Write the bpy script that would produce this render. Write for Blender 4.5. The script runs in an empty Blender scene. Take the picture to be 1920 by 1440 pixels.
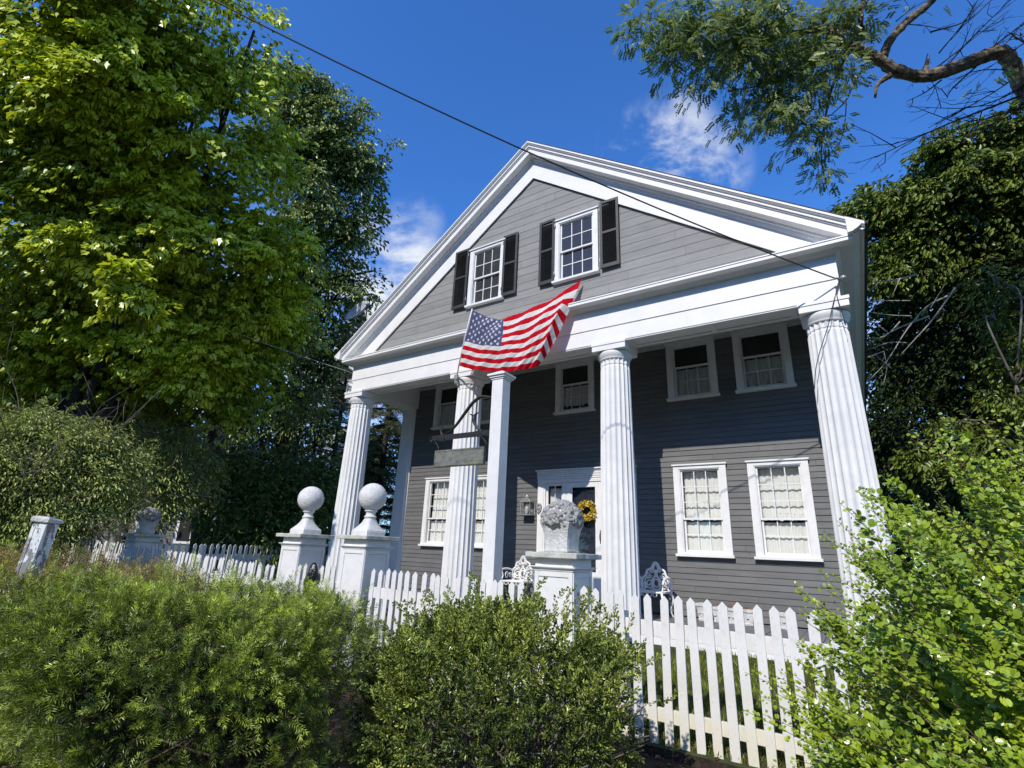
import bpy, math, random
import numpy as np
from mathutils import Vector, Matrix

scene = bpy.context.scene
COL = scene.collection
rng = np.random.default_rng(7)
random.seed(7)
PI = math.pi
R = math.radians

# ------------------------------------------------------------------ camera
F_PX = 955.229            # focal length in pixels of the 1920 px wide photograph
CAM = np.array([4.919563, -7.86049, 0.757003])
YAW, PITCH, ROLL = -0.591368, 0.317484, 0.042939


def cam_axes():
    cy, sy, cp, sp = math.cos(YAW), math.sin(YAW), math.cos(PITCH), math.sin(PITCH)
    fwd = np.array([sy * cp, cy * cp, sp])
    right = np.array([cy, -sy, 0.0])
    up = np.cross(right, fwd)
    cr, sr = math.cos(ROLL), math.sin(ROLL)
    return right * cr + up * sr, -right * sr + up * cr, fwd


CR, CU, CF = cam_axes()
SUN_EL, SUN_AZ = R(39.0), R(1.5)       # azimuth measured from -Y towards +X
SUNV = np.array([math.sin(SUN_AZ) * math.cos(SUN_EL), -math.cos(SUN_AZ) * math.cos(SUN_EL), math.sin(SUN_EL)])


def ray(u, v):
    return CR * ((u - 960) / F_PX) + CU * ((720 - v) / F_PX) + CF


def onY(u, v, y):
    r = ray(u, v)
    return CAM + r * ((y - CAM[1]) / r[1])


def at(u, v, d):
    return CAM + ray(u, v) * d


def project(P):
    q = np.asarray(P, float) - CAM
    d = q @ CF
    return 960 + F_PX * (q @ CR) / d, 720 - F_PX * (q @ CU) / d, d


# ------------------------------------------------------------------ materials
def node_mat(name):
    m = bpy.data.materials.new(name)
    m.use_nodes = True
    nt = m.node_tree
    nt.nodes.clear()
    out = nt.nodes.new('ShaderNodeOutputMaterial')
    return m, nt, out


def mk(nt, kind, **kw):
    n = nt.nodes.new(kind)
    for k, v in kw.items():
        if k in n.inputs:
            n.inputs[k].default_value = v
        else:
            setattr(n, k, v)
    return n


def noise(nt, scale, detail=4, rough=.55, coord='Object', stretch=None):
    tc = mk(nt, 'ShaderNodeTexCoord')
    src = tc.outputs[coord]
    if stretch:
        mp = mk(nt, 'ShaderNodeMapping')
        mp.inputs['Scale'].default_value = stretch
        nt.links.new(src, mp.inputs['Vector'])
        src = mp.outputs['Vector']
    n = mk(nt, 'ShaderNodeTexNoise', Scale=scale, Detail=detail, Roughness=rough)
    nt.links.new(src, n.inputs['Vector'])
    return n.outputs['Fac']


def ramp(nt, fac, stops):
    r = mk(nt, 'ShaderNodeValToRGB')
    el = r.color_ramp.elements
    while len(el) < len(stops):
        el.new(.5)
    for e, (p, c) in zip(el, stops):
        e.position = p
        e.color = (c[0], c[1], c[2], 1)
    nt.links.new(fac, r.inputs['Fac'])
    return r.outputs['Color']


def mixc(nt, fac, a, b, mode='MIX'):
    n = mk(nt, 'ShaderNodeMix', data_type='RGBA', blend_type=mode)
    for key, val in ((0, fac), (6, a), (7, b)):
        if hasattr(val, 'is_linked'):
            nt.links.new(val, n.inputs[key])
        elif isinstance(val, (int, float)):
            n.inputs[key].default_value = val
        else:
            n.inputs[key].default_value = (val[0], val[1], val[2], 1)
    return n.outputs[2]


def surf(name, c1, c2, scale=6, rough=.6, bump=.15, bscale=80, stretch=None, bstretch=None, spec=.4, dirt=None, metal=0,
         bdist=.004, streak=None, island=0):
    """two-tone weathered surface; dirt = (colour, amount, scale); streak = (colour, amount) vertical runs"""
    m, nt, out = node_mat(name)
    b = mk(nt, 'ShaderNodeBsdfPrincipled', Roughness=rough, Metallic=metal)
    b.inputs['Specular IOR Level'].default_value = spec
    col = ramp(nt, noise(nt, scale, 6, .6, stretch=stretch), [(.35, c1), (.65, c2)])
    if dirt:
        f = ramp(nt, noise(nt, dirt[2], 8, .7), [(.5, (0, 0, 0)), (.75, (dirt[1],) * 3)])
        col = mixc(nt, f, col, dirt[0])
    if streak:
        f = ramp(nt, noise(nt, 3, 6, .7, stretch=(6, 6, .35)), [(.48, (0, 0, 0)), (.72, (streak[1],) * 3)])
        col = mixc(nt, f, col, streak[0])
    if island:                  # board-to-board tone
        ge = mk(nt, 'ShaderNodeNewGeometry')
        v = mk(nt, 'ShaderNodeMapRange')
        v.inputs[3].default_value = 1 - island
        v.inputs[4].default_value = 1 + island
        nt.links.new(ge.outputs['Random Per Island'], v.inputs[0])
        col = mixc(nt, 1.0, col, v.outputs[0], 'MULTIPLY')
    nt.links.new(col, b.inputs['Base Color'])
    if bump:
        bp = mk(nt, 'ShaderNodeBump', Strength=bump, Distance=bdist)
        nt.links.new(noise(nt, bscale, 6, .6, stretch=bstretch), bp.inputs['Height'])
        nt.links.new(bp.outputs['Normal'], b.inputs['Normal'])
    nt.links.new(b.outputs['BSDF'], out.inputs['Surface'])
    return m


def leaf_mat(name, dark, light, trans=.4, rough=.42, spec=.45, tcol=None, big=1.2, hue=None):
    """colour runs dark -> light with the mesh attribute 'tint' and drifts with a broad noise"""
    m, nt, out = node_mat(name)
    a = mk(nt, 'ShaderNodeAttribute', attribute_name='tint')
    col = ramp(nt, a.outputs['Fac'], [(0, dark), (1, light)])
    if hue:
        f = ramp(nt, noise(nt, big, 3, .5), [(.4, (0, 0, 0)), (.68, (1, 1, 1))])
        col = mixc(nt, f, col, mixc(nt, .55, col, hue))
    b = mk(nt, 'ShaderNodeBsdfPrincipled', Roughness=rough)
    b.inputs['Specular IOR Level'].default_value = spec
    nt.links.new(col, b.inputs['Base Color'])
    t = mk(nt, 'ShaderNodeBsdfTranslucent')
    nt.links.new(mixc(nt, 1.0, col, tcol or (1.25, 1.15, .5), 'MULTIPLY'), t.inputs['Color'])
    mx = mk(nt, 'ShaderNodeMixShader')
    mx.inputs[0].default_value = trans
    nt.links.new(b.outputs[0], mx.inputs[1])
    nt.links.new(t.outputs[0], mx.inputs[2])
    nt.links.new(mx.outputs[0], out.inputs['Surface'])
    return m


def glass_mat(name, refl=.06, tint=(.96, .97, .965), grey_mix=0):
    m, nt, out = node_mat(name)
    lw = mk(nt, 'ShaderNodeFresnel', IOR=1.5)
    t = mk(nt, 'ShaderNodeBsdfTransparent')
    t.inputs['Color'].default_value = (*tint, 1)
    g = mk(nt, 'ShaderNodeBsdfGlossy', Roughness=.02)
    add = mk(nt, 'ShaderNodeMath', operation='MULTIPLY_ADD')
    nt.links.new(lw.outputs[0], add.inputs[0])
    add.inputs[1].default_value = .9
    add.inputs[2].default_value = refl
    bp = mk(nt, 'ShaderNodeBump', Strength=.05, Distance=.01)
    nt.links.new(noise(nt, 3, 2), bp.inputs['Height'])
    nt.links.new(bp.outputs[0], g.inputs['Normal'])
    mx = mk(nt, 'ShaderNodeMixShader')
    nt.links.new(add.outputs[0], mx.inputs[0])
    nt.links.new(t.outputs[0], mx.inputs[1])
    nt.links.new(g.outputs[0], mx.inputs[2])
    res = mx.outputs[0]
    if grey_mix:                    # even grey layer mixed in to mute the mirrored sky
        df = mk(nt, 'ShaderNodeBsdfDiffuse')
        df.inputs['Color'].default_value = (.16, .165, .175, 1)
        m2 = mk(nt, 'ShaderNodeMixShader')
        m2.inputs[0].default_value = grey_mix
        nt.links.new(res, m2.inputs[1])
        nt.links.new(df.outputs[0], m2.inputs[2])
        res = m2.outputs[0]
    nt.links.new(res, out.inputs['Surface'])
    return m


def cloth_mat(name, col, trans=.35, col2=None):
    m, nt, out = node_mat(name)
    d = mk(nt, 'ShaderNodeBsdfDiffuse')
    t = mk(nt, 'ShaderNodeBsdfTranslucent')
    c = ramp(nt, noise(nt, 9, 4), [(.3, col), (.7, col2 or col)])
    nt.links.new(c, d.inputs['Color'])
    nt.links.new(c, t.inputs['Color'])
    mx = mk(nt, 'ShaderNodeMixShader')
    mx.inputs[0].default_value = trans
    nt.links.new(d.outputs[0], mx.inputs[1])
    nt.links.new(t.outputs[0], mx.inputs[2])
    nt.links.new(mx.outputs[0], out.inputs['Surface'])
    return m


MT = {}
MT['white'] = surf('white_paint', (.73, .73, .72), (.79, .79, .785), 4, .5, .12, 60, dirt=((.52, .51, .45), .40, 5))
MT['trim'] = surf('white_trim_paint', (.74, .74, .735), (.80, .80, .79), 3, .5, .08, 40, dirt=((.58, .57, .52), .30, 4))
MT['column'] = surf('column_paint', (.68, .685, .68), (.78, .78, .775), 3, .55, .25, 40, bstretch=(1, 1, .3),
                    streak=((.62, .62, .58), .18), dirt=((.50, .50, .46), .18, 9))
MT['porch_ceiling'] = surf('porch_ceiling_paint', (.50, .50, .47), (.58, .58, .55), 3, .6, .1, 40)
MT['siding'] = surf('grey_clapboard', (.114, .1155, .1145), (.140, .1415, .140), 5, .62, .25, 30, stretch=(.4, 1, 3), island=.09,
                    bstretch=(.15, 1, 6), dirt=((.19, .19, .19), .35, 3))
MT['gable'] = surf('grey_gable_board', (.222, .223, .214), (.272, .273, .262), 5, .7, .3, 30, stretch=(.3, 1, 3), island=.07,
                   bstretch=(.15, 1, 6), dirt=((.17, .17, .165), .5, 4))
MT['shutter'] = surf('black_shutter', (.012, .012, .013), (.02, .02, .021), 6, .45, .1, 40)
MT['shutter_frame'] = surf('shutter_rail', (.03, .03, .031), (.045, .045, .046), 6, .5, .1, 40)
MT['iron'] = surf('black_iron', (.010, .010, .011), (.02, .019, .018), 12, .5, .3, 120, spec=.5)
MT['sign'] = surf('weathered_sign', (.10, .105, .095), (.20, .205, .19), 9, .85, .5, 40, stretch=(1, 1, 2),
                  dirt=((.25, .27, .12), .75, 5))
MT['stone'] = surf('painted_stone', (.52, .52, .505), (.70, .70, .685), 7, .8, .9, 45, dirt=((.30, .30, .28), .75, 9), bdist=.02)
MT['stone_white'] = surf('white_stone', (.60, .60, .59), (.76, .76, .75), 7, .8, .9, 45, dirt=((.42, .42, .40), .55, 10), bdist=.014)
MT['slab'] = surf('slab_stone', (.42, .43, .38), (.62, .62, .57), 6, .85, .9, 40, dirt=((.25, .27, .17), .6, 8), bdist=.01)
MT['petal_stone'] = surf('grey_stone_petal', (.27, .27, .265), (.42, .42, .41), 14, .85, .9, 60, dirt=((.16, .16, .15), .6, 18), bdist=.008)
MT['glass'] = glass_mat('window_glass', .012)
MT['glass_sky'] = glass_mat('attic_glass', .035, grey_mix=.28)
MT['screen'] = surf('insect_screen', (.012, .012, .013), (.018, .018, .019), 10, .55, 0, spec=.3)
MT['curtain'] = cloth_mat('lace_curtain', (.84, .85, .83), .12, (.93, .94, .92))
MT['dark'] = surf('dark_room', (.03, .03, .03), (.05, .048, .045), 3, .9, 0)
MT['roof'] = surf('roof_shingle', (.035, .034, .034), (.07, .067, .064), 20, .9, .6, 60)
MT['door'] = surf('navy_door', (.018, .024, .042), (.026, .032, .052), 5, .4, .05, 30)
MT['metal'] = surf('grey_metal', (.28, .28, .27), (.40, .40, .39), 9, .45, .2, 60, metal=.5)
MT['bulb'] = surf('bulb_glass', (.7, .7, .68), (.8, .8, .78), 9, .15, 0)
MT['number'] = surf('number_zinc', (.20, .20, .20), (.28, .28, .28), 9, .45, .1, 60)
MT['deck'] = surf('grey_deck', (.15, .15, .155), (.21, .21, .215), 6, .7, .3, 40, stretch=(6, .5, 1))
MT['dish'] = surf('dish_grey', (.42, .43, .44), (.48, .49, .50), 6, .5, 0)
MT['wire'] = surf('black_wire', (.012, .012, .014), (.018, .018, .02), 6, .5, 0)
MT['bark'] = surf('brown_bark', (.05, .04, .032), (.13, .105, .085), 7, .9, 1.0, 22, stretch=(3, 3, .6), bstretch=(3, 3, .5), bdist=.04)
MT['bark_dark'] = surf('dark_bark', (.022, .018, .015), (.055, .045, .037), 7, .9, .8, 22, stretch=(3, 3, .6), bdist=.03)
MT['bark_locust'] = surf('ridged_bark', (.055, .043, .034), (.34, .28, .21), 9, .9, 1.0, 13, bdist=.07)
MT['twig'] = surf('grey_twig', (.10, .085, .07), (.20, .175, .15), 12, .85, .3, 60)
MT['twig_pale'] = surf('dead_twig', (.26, .24, .21), (.40, .38, .34), 12, .85, .3, 60)
MT['twig_brown'] = surf('brown_twig', (.07, .045, .03), (.16, .11, .075), 12, .85, .3, 60)
MT['soil'] = surf('mulch_soil', (.016, .011, .008), (.045, .030, .021), 18, .95, 1.0, 50, dirt=((.10, .06, .035), .7, 30), bdist=.03)
MT['turf'] = surf('turf', (.028, .045, .010), (.060, .075, .018), 9, .95, .8, 60, dirt=((.13, .085, .04), .7, 5), bdist=.02)
MT['asphalt'] = surf('asphalt', (.045, .045, .046), (.06, .06, .06), 30, .9, .4, 200)
MT['concrete'] = surf('concrete', (.26, .255, .24), (.34, .33, .31), 6, .9, .3, 90)
MT['flag_red'] = cloth_mat('flag_red', (.52, .010, .022), .25, (.60, .014, .028))
MT['flag_white'] = cloth_mat('flag_white', (.74, .73, .70), .25, (.80, .79, .77))
MT['flag_blue'] = cloth_mat('flag_blue', (.085, .095, .20), .22, (.11, .12, .235))
MT['bag'] = surf('black_plastic', (.008, .008, .009), (.013, .013, .014), 6, .22, .6, 25, spec=.6, bdist=.02)
MT['tan'] = surf('dry_tan', (.36, .27, .17), (.46, .36, .24), 14, .9, .5, 60)
MT['litter'] = surf('dry_needles', (.16, .07, .035), (.27, .13, .07), 20, .9, .5, 60)


def picket_mat():
    """weathered white pickets: grey specks, yellow-green algae creeping up from the foot"""
    m, nt, out = node_mat('picket_paint')
    b = mk(nt, 'ShaderNodeBsdfPrincipled', Roughness=.6)
    b.inputs['Specular IOR Level'].default_value = .35
    col = ramp(nt, noise(nt, 5, 6, .6, coord='Object', stretch=(1, 1, .5)), [(.35, (.66, .66, .64)), (.65, (.77, .77, .76))])
    tc = mk(nt, 'ShaderNodeTexCoord')
    inf = mk(nt, 'ShaderNodeObjectInfo')
    sp = mk(nt, 'ShaderNodeSeparateXYZ')
    nt.links.new(tc.outputs['Object'], sp.inputs[0])
    mr = mk(nt, 'ShaderNodeMapRange')
    mr.inputs[1].default_value = .05
    mr.inputs[2].default_value = .75
    mr.inputs[3].default_value = .62
    mr.inputs[4].default_value = 0
    nt.links.new(sp.outputs['Z'], mr.inputs[0])
    mu = mk(nt, 'ShaderNodeMath', operation='MULTIPLY')
    nt.links.new(mr.outputs[0], mu.inputs[0])
    nt.links.new(inf.outputs['Random'], mu.inputs[1])
    ad = mk(nt, 'ShaderNodeMath', operation='MULTIPLY_ADD')
    nt.links.new(mr.outputs[0], ad.inputs[0])
    ad.inputs[1].default_value = .45
    nt.links.new(mu.outputs[0], ad.inputs[2])
    mm = mk(nt, 'ShaderNodeMath', operation='MULTIPLY')
    nt.links.new(ad.outputs[0], mm.inputs[0])
    nt.links.new(ramp(nt, noise(nt, 4, 6, .6), [(.3, (.45,) * 3), (.6, (1, 1, 1))]), mm.inputs[1])
    col = mixc(nt, mm.outputs[0], col, (.66, .60, .36))
    f = ramp(nt, noise(nt, 34, 8, .75), [(.56, (0, 0, 0)), (.70, (.55,) * 3)])
    col = mixc(nt, f, col, (.36, .37, .34))
    nt.links.new(col, b.inputs['Base Color'])
    bp = mk(nt, 'ShaderNodeBump', Strength=.35, Distance=.004)
    nt.links.new(noise(nt, 30, 6, .6, stretch=(3, 3, .3)), bp.inputs['Height'])
    nt.links.new(bp.outputs[0], b.inputs['Normal'])
    nt.links.new(b.outputs[0], out.inputs['Surface'])
    return m


MT['picket'] = picket_mat()


def peel_mat():
    m, nt, out = node_mat('peeling_paint')
    b = mk(nt, 'ShaderNodeBsdfPrincipled', Roughness=.75)
    f = ramp(nt, noise(nt, 5, 10, .7, stretch=(1, 1, .5)), [(.50, (0, 0, 0)), (.53, (1, 1, 1))])
    col = mixc(nt, f, ramp(nt, noise(nt, 12, 4), [(.3, (.60, .64, .64)), (.7, (.78, .80, .80))]),
               ramp(nt, noise(nt, 30, 5, stretch=(4, 4, .4)), [(.3, (.13, .12, .11)), (.7, (.34, .34, .34))]))
    nt.links.new(col, b.inputs['Base Color'])
    bp = mk(nt, 'ShaderNodeBump', Strength=.9, Distance=.006, invert=True)
    nt.links.new(f, bp.inputs['Height'])
    nt.links.new(bp.outputs[0], b.inputs['Normal'])
    nt.links.new(b.outputs[0], out.inputs['Surface'])
    return m


MT['peel'] = peel_mat()
MT['maple'] = leaf_mat('maple_leaf', (.13, .22, .018), (.72, .84, .07), .30, .34, .6, hue=(.60, .72, .035), big=.45)
MT['linden'] = leaf_mat('linden_leaf', (.06, .11, .025), (.44, .54, .17), .22, .36, .6)
MT['back_leaf'] = leaf_mat('far_leaf', (.018, .034, .008), (.075, .115, .022), .3, .5, .4)
MT['wood_leaf'] = leaf_mat('ash_leaf', (.018, .042, .007), (.27, .36, .065), .28, .36, .5, hue=(.22, .26, .03))
MT['sky_block_leaf'] = leaf_mat('sky_block_leaf', (.012, .024, .006), (.05, .075, .016), .06, .6, .2)
MT['spruce'] = leaf_mat('spruce_needle', (.018, .036, .010), (.10, .115, .022), .12, .5, .4)
MT['locust'] = leaf_mat('locust_leaflet', (.05, .11, .05), (.38, .47, .17), .38, .40, .5, tcol=(1.1, 1.15, .7), hue=(.18, .22, .03))
MT['willow'] = leaf_mat('shrub_leaf', (.17, .24, .055), (.66, .76, .26), .20, .45, .45, hue=(.20, .20, .05))
MT['viburnum'] = leaf_mat('viburnum_leaf', (.04, .085, .02), (.28, .40, .11), .28, .4, .5)
MT['yew'] = leaf_mat('yew_needle', (.014, .034, .008), (.52, .66, .085), .18, .36, .42)
MT['yew_brown'] = leaf_mat('dry_yew_needle', (.16, .115, .035), (.38, .30, .10), .2, .5, .4)
MT['box'] = leaf_mat('boxwood_leaf', (.030, .062, .014), (.60, .70, .14), .24, .28, .65, hue=(.08, .16, .07))
MT['barberry'] = leaf_mat('barberry_leaf', (.07, .15, .014), (.50, .64, .05), .25, .30, .6, hue=(.20, .34, .05), big=1.5)
MT['wreath'] = leaf_mat('yellow_bloom', (.62, .42, .03), (.95, .78, .14), .2, .6, .3)
MT['grass'] = leaf_mat('grass_blade', (.08, .13, .018), (.36, .46, .06), .35, .5, .4, hue=(.20, .15, .05), big=3)


# ------------------------------------------------------------------ meshes
def tag(o, label=None, cat=None, group=None, kind=None):
    if label: o['label'] = label
    if cat: o['category'] = cat
    if group: o['group'] = group
    if kind: o['kind'] = kind
    return o


def thing(name, label, cat, loc=(0, 0, 0), group=None, rz=0):
    o = bpy.data.objects.new(name, None)
    COL.objects.link(o)
    o.location = loc
    o.rotation_euler = (0, 0, rz)
    o.empty_display_size = .2
    return tag(o, label, cat, group)


def link_mesh(name, me, parent=None):
    o = bpy.data.objects.new(name, me)
    COL.objects.link(o)
    if parent is not None:
        o.parent = parent
    return o


def origin_of(o):
    """world offset of a chain of unrotated parents"""
    v = Vector((0, 0, 0))
    while o is not None:
        v += Vector(o.location)
        o = o.parent
    return v


class MB:
    def __init__(s):
        s.v, s.f, s.mi, s.sm = [], [], [], []
        s.m, s.smooth = 0, False

    def face(s, idx):
        s.f.append(tuple(idx))
        s.mi.append(s.m)
        s.sm.append(s.smooth)

    def poly(s, pts):
        b = len(s.v)
        s.v += [tuple(map(float, p)) for p in pts]
        s.face(range(b, b + len(pts)))

    def box(s, x0, x1, y0, y1, z0, z1):
        b = len(s.v)
        s.v += [(x, y, z) for z in (z0, z1) for y in (y0, y1) for x in (x0, x1)]
        for q in ((0, 2, 3, 1), (4, 5, 7, 6), (0, 1, 5, 4), (2, 6, 7, 3), (0, 4, 6, 2), (1, 3, 7, 5)):
            s.face([b + i for i in q])

    def prism(s, poly, axis, a0, a1):
        """extrude a 2-D polygon along axis: 'x' -> poly is (y,z); 'y' -> (x,z); 'z' -> (x,y)"""
        def P(p, a):
            return {'x': (a, p[0], p[1]), 'y': (p[0], a, p[1]), 'z': (p[0], p[1], a)}[axis]
        b, n = len(s.v), len(poly)
        s.v += [P(p, a0) for p in poly] + [P(p, a1) for p in poly]
        for i in range(n):
            j = (i + 1) % n
            s.face((b + i, b + j, b + n + j, b + n + i))
        s.face(range(b + n - 1, b - 1, -1))
        s.face(range(b + n, b + 2 * n))

    def loft(s, rings, closed=True, caps=False):
        b, n = len(s.v), len(rings[0])
        for r in rings:
            s.v += [tuple(map(float, p)) for p in r]
        for k in range(len(rings) - 1):
            for i in range(n if closed else n - 1):
                j = (i + 1) % n
                s.face((b + k * n + i, b + k * n + j, b + (k + 1) * n + j, b + (k + 1) * n + i))
        if caps:
            s.face(range(b + n - 1, b - 1, -1))
            e = b + (len(rings) - 1) * n
            s.face(range(e, e + n))

    def tube(s, pts, rad, n=8, caps=True):
        pts = [Vector(p) for p in pts]
        if not hasattr(rad, '__len__'):
            rad = [rad] * len(pts)
        rings, prev = [], None
        for i, p in enumerate(pts):
            t = (pts[min(i + 1, len(pts) - 1)] - pts[max(i - 1, 0)])
            t = t.normalized() if t.length > 1e-9 else Vector((0, 0, 1))
            if prev is None:
                a = Vector((0, 0, 1)) if abs(t.z) < .9 else Vector((1, 0, 0))
                u = t.cross(a).normalized()
            else:
                u = (prev - t * prev.dot(t)).normalized()
            prev = u
            w = t.cross(u)
            rings.append([p + (u * math.cos(2 * PI * k / n) + w * math.sin(2 * PI * k / n)) * rad[i] for k in range(n)])
        sm = s.smooth
        s.smooth = True
        s.loft(rings, True, caps)
        s.smooth = sm

    def lathe(s, prof, c=(0, 0, 0), n=32, caps=True):
        sm = s.smooth
        s.smooth = True
        s.loft([[(c[0] + r * math.cos(2 * PI * k / n), c[1] + r * math.sin(2 * PI * k / n), c[2] + z) for k in range(n)]
                for r, z in prof], True, caps)
        s.smooth = sm

    def build(s, name, mat, parent=None, bevel=0, local=False, sharp=None):
        off = Vector((0, 0, 0)) if (parent is None or local) else origin_of(parent)
        me = bpy.data.meshes.new(name)
        me.from_pydata([(x - off.x, y - off.y, z - off.z) for x, y, z in s.v], [], s.f)
        for mt in (mat if isinstance(mat, (list, tuple)) else [mat]):
            me.materials.append(mt)
        me.polygons.foreach_set('material_index', s.mi)
        me.polygons.foreach_set('use_smooth', s.sm)
        me.update()
        o = link_mesh(name, me, parent)
        if bevel:
            md = o.modifiers.new('edge_softening', 'BEVEL')
            md.width = bevel
            md.segments = 2
            md.limit_method = 'ANGLE'
            md.angle_limit = R(40)
        return o


def np_mesh(name, V, nper, faces, mat, parent=None, tint=None, mats=None, midx=None):
    """V (N*k,3) instances of a template with k verts and 'faces'; fast foreach build"""
    me = bpy.data.meshes.new(name)
    n = len(V) // nper
    me.vertices.add(len(V))
    off = np.array(origin_of(parent)) if parent is not None else np.zeros(3)
    me.vertices.foreach_set('co', (V - off).astype(np.float32).ravel())
    lens = np.array([len(f) for f in faces])
    flat = np.concatenate([np.array(f) for f in faces])
    loops = (np.arange(n)[:, None] * nper + flat[None]).ravel()
    me.loops.add(len(loops))
    me.loops.foreach_set('vertex_index', loops.astype(np.int32))
    lt = np.tile(lens, n)
    me.polygons.add(len(lt))
    me.polygons.foreach_set('loop_start', np.concatenate([[0], np.cumsum(lt)[:-1]]).astype(np.int32))
    me.materials.append(mat)
    if mats:
        for mm in mats: me.materials.append(mm)
    if midx is not None:
        me.polygons.foreach_set('material_index', np.repeat(midx, len(faces)).astype(np.int32))
    me.update(calc_edges=True)
    if tint is not None:
        at_ = me.attributes.new('tint', 'FLOAT', 'POINT')
        at_.data.foreach_set('value', np.clip(tint, 0, 1).astype(np.float32))
    return link_mesh(name, me, parent)


def nrm(a):
    return a / np.maximum(np.linalg.norm(a, axis=-1, keepdims=True), 1e-9)


def scatter(T, pos, X, Z, size):
    X = nrm(X)
    Z = nrm(Z - X * (Z * X).sum(-1, keepdims=True))
    Y = np.cross(Z, X)
    s = np.asarray(size)[:, None, None]
    return (pos[:, None] + s * (T[None, :, 0:1] * X[:, None] + T[None, :, 1:2] * Y[:, None] + T[None, :, 2:3] * Z[:, None])).reshape(-1, 3)


def half_leaf(outline, fold=.25):
    """leaf from one half outline [(x,y)...] mirrored about the midrib and folded up along it"""
    k = len(outline)
    V = [(0, 0, 0)] + [(x, y, fold * y) for x, y in outline] + [(1, 0, -.06)] + [(x, -y, fold * y) for x, y in outline]
    return np.array(V, float), [tuple(range(0, k + 2)), (0, ) + tuple(range(2 * k + 1, k, -1))]


MAPLE = half_leaf([(-.08, .20), (.06, .46), (.20, .37), (.36, .42), (.55, .50), (.62, .31), (.80, .17)], .24)
OVATE = half_leaf([(.22, .22), (.58, .26)], .25)
OBOV = half_leaf([(.10, .04), (.26, .30), (.55, .43), (.83, .36), (.97, .16)], .13)
SMALL = half_leaf([(.5, .26)], .3)
LANCE = half_leaf([(.3, .14), (.65, .13)], .3)


def hump(d, seed, k=3.0):
    """smooth lumps on directions or positions, about -1..1"""
    r = np.random.default_rng(seed)
    out = 0
    for i in range(5):
        w = r.normal(size=3) * k * (1 + .5 * i)
        out = out + np.sin(d @ w + r.uniform(0, 6.28)) / (1 + .45 * i)
    return out / 2.4


def sphere_dirs(n, g):
    return nrm(g.normal(size=(n, 3)))


def crown_mesh(name, parent, mat, blobs, nclus, nleaf, size, crad, leaf, seed, shell=.55, droop=.35, upbias=.40, keep=None, lean=1.0, hang=.35, bias=None, tadd=0, leanv=None):
    """foliage of leaf sprays: clusters on lumpy blobs (centre, radii), each a drooping shelf of leaves"""
    g = np.random.default_rng(seed)
    w = np.array([np.mean(b[1]) ** 2 for b in blobs])
    pick = g.choice(len(blobs), nclus, p=w / w.sum())
    C = np.array([b[0] for b in blobs], float)[pick]
    Rr = np.array([np.ones(3) * b[1] for b in blobs], float)[pick]
    d = sphere_dirs(nclus, g)
    if bias is not None: d = nrm(d + np.array(bias))
    rad = (shell + (1 - shell) * g.random(nclus) ** .5)
    lump = 1 + .27 * hump(d * 1.0 + pick[:, None] * 3.1, seed + 1, 2.2)
    cen = C + d * Rr * (rad * lump)[:, None]
    if keep is not None:
        k = keep(cen)
        cen, d, nclus = cen[k], d[k], int(k.sum())
    cr = crad * (.6 + .8 * g.random(nclus))
    up = np.array([0, 0, 1.0])
    n0 = nrm(up * upbias * .7 + d * .45 + (SUNV if leanv is None else nrm(np.array(leanv))) * lean + g.normal(size=(nclus, 3)) * .28)
    i = np.repeat(np.arange(nclus), nleaf)
    m = len(i)
    a = nrm(np.cross(n0, g.normal(size=(nclus, 3))))
    b = np.cross(n0, a)
    th = g.random(m) * 2 * PI
    rho = np.sqrt(g.random(m))
    radial = a[i] * np.cos(th)[:, None] + b[i] * np.sin(th)[:, None]
    pos = cen[i] + radial * (rho * cr[i])[:, None] + n0[i] * (g.normal(size=m) * cr[i] * .16)[:, None]
    pos[:, 2] -= droop * rho ** 2 * cr[i]
    X = radial * .8 + d[i] * .45 + g.normal(size=(m, 3)) * .45 - up * (droop + hang)
    Z = n0[i] + g.normal(size=(m, 3)) * .42
    ct = g.random(nclus)
    tl = np.clip(tadd + .55 * ct[i] + .45 * g.random(m) + .12 * (rho - .5), 0, 1)
    s = size * (.6 + .65 * g.random(m))
    T, fs = leaf
    V = scatter(T, pos, X, Z, s)
    return np_mesh(name, V, len(T), fs, mat, parent, np.repeat(tl, len(T)))


def boughs(blobs, n, r, bias, seed, keep=None, flat=.6, rad=(.92, 1.14)):
    """smaller flattened leaf masses standing out of the crown on the given side"""
    g = np.random.default_rng(seed)
    w = np.array([np.mean(b[1]) ** 2 for b in blobs])
    out = []
    while len(out) < n:
        c, R_ = blobs[int(g.choice(len(blobs), p=w / w.sum()))]
        d = nrm(sphere_dirs(1, g)[0] + np.array(bias))
        p = np.array(c) + d * R_ * g.uniform(*rad)
        if keep is not None and not keep(p[None])[0]: continue
        q = r * g.uniform(.6, 1.3)
        out.append((p, np.array([q, q, q * flat])))
    return out


def bez(p0, p1, p2, n=8):
    p0, p1, p2 = (np.array(p, float) for p in (p0, p1, p2))
    return [tuple((1 - t) ** 2 * p0 + 2 * t * (1 - t) * p1 + t * t * p2) for t in np.linspace(0, 1, n)]


def crom(pts, n=6):
    """Catmull-Rom through points"""
    P = [np.array(p, float) for p in pts]
    P = [2 * P[0] - P[1]] + P + [2 * P[-1] - P[-2]]
    out = []
    for i in range(1, len(P) - 2):
        for t in np.linspace(0, 1, n, endpoint=False):
            a, b, c, d = P[i - 1], P[i], P[i + 1], P[i + 2]
            out.append(tuple(.5 * ((2 * b) + (c - a) * t + (2 * a - 5 * b + 4 * c - d) * t * t + (3 * b - a - 3 * c + d) * t ** 3)))
    out.append(tuple(P[-2]))
    return out


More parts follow.
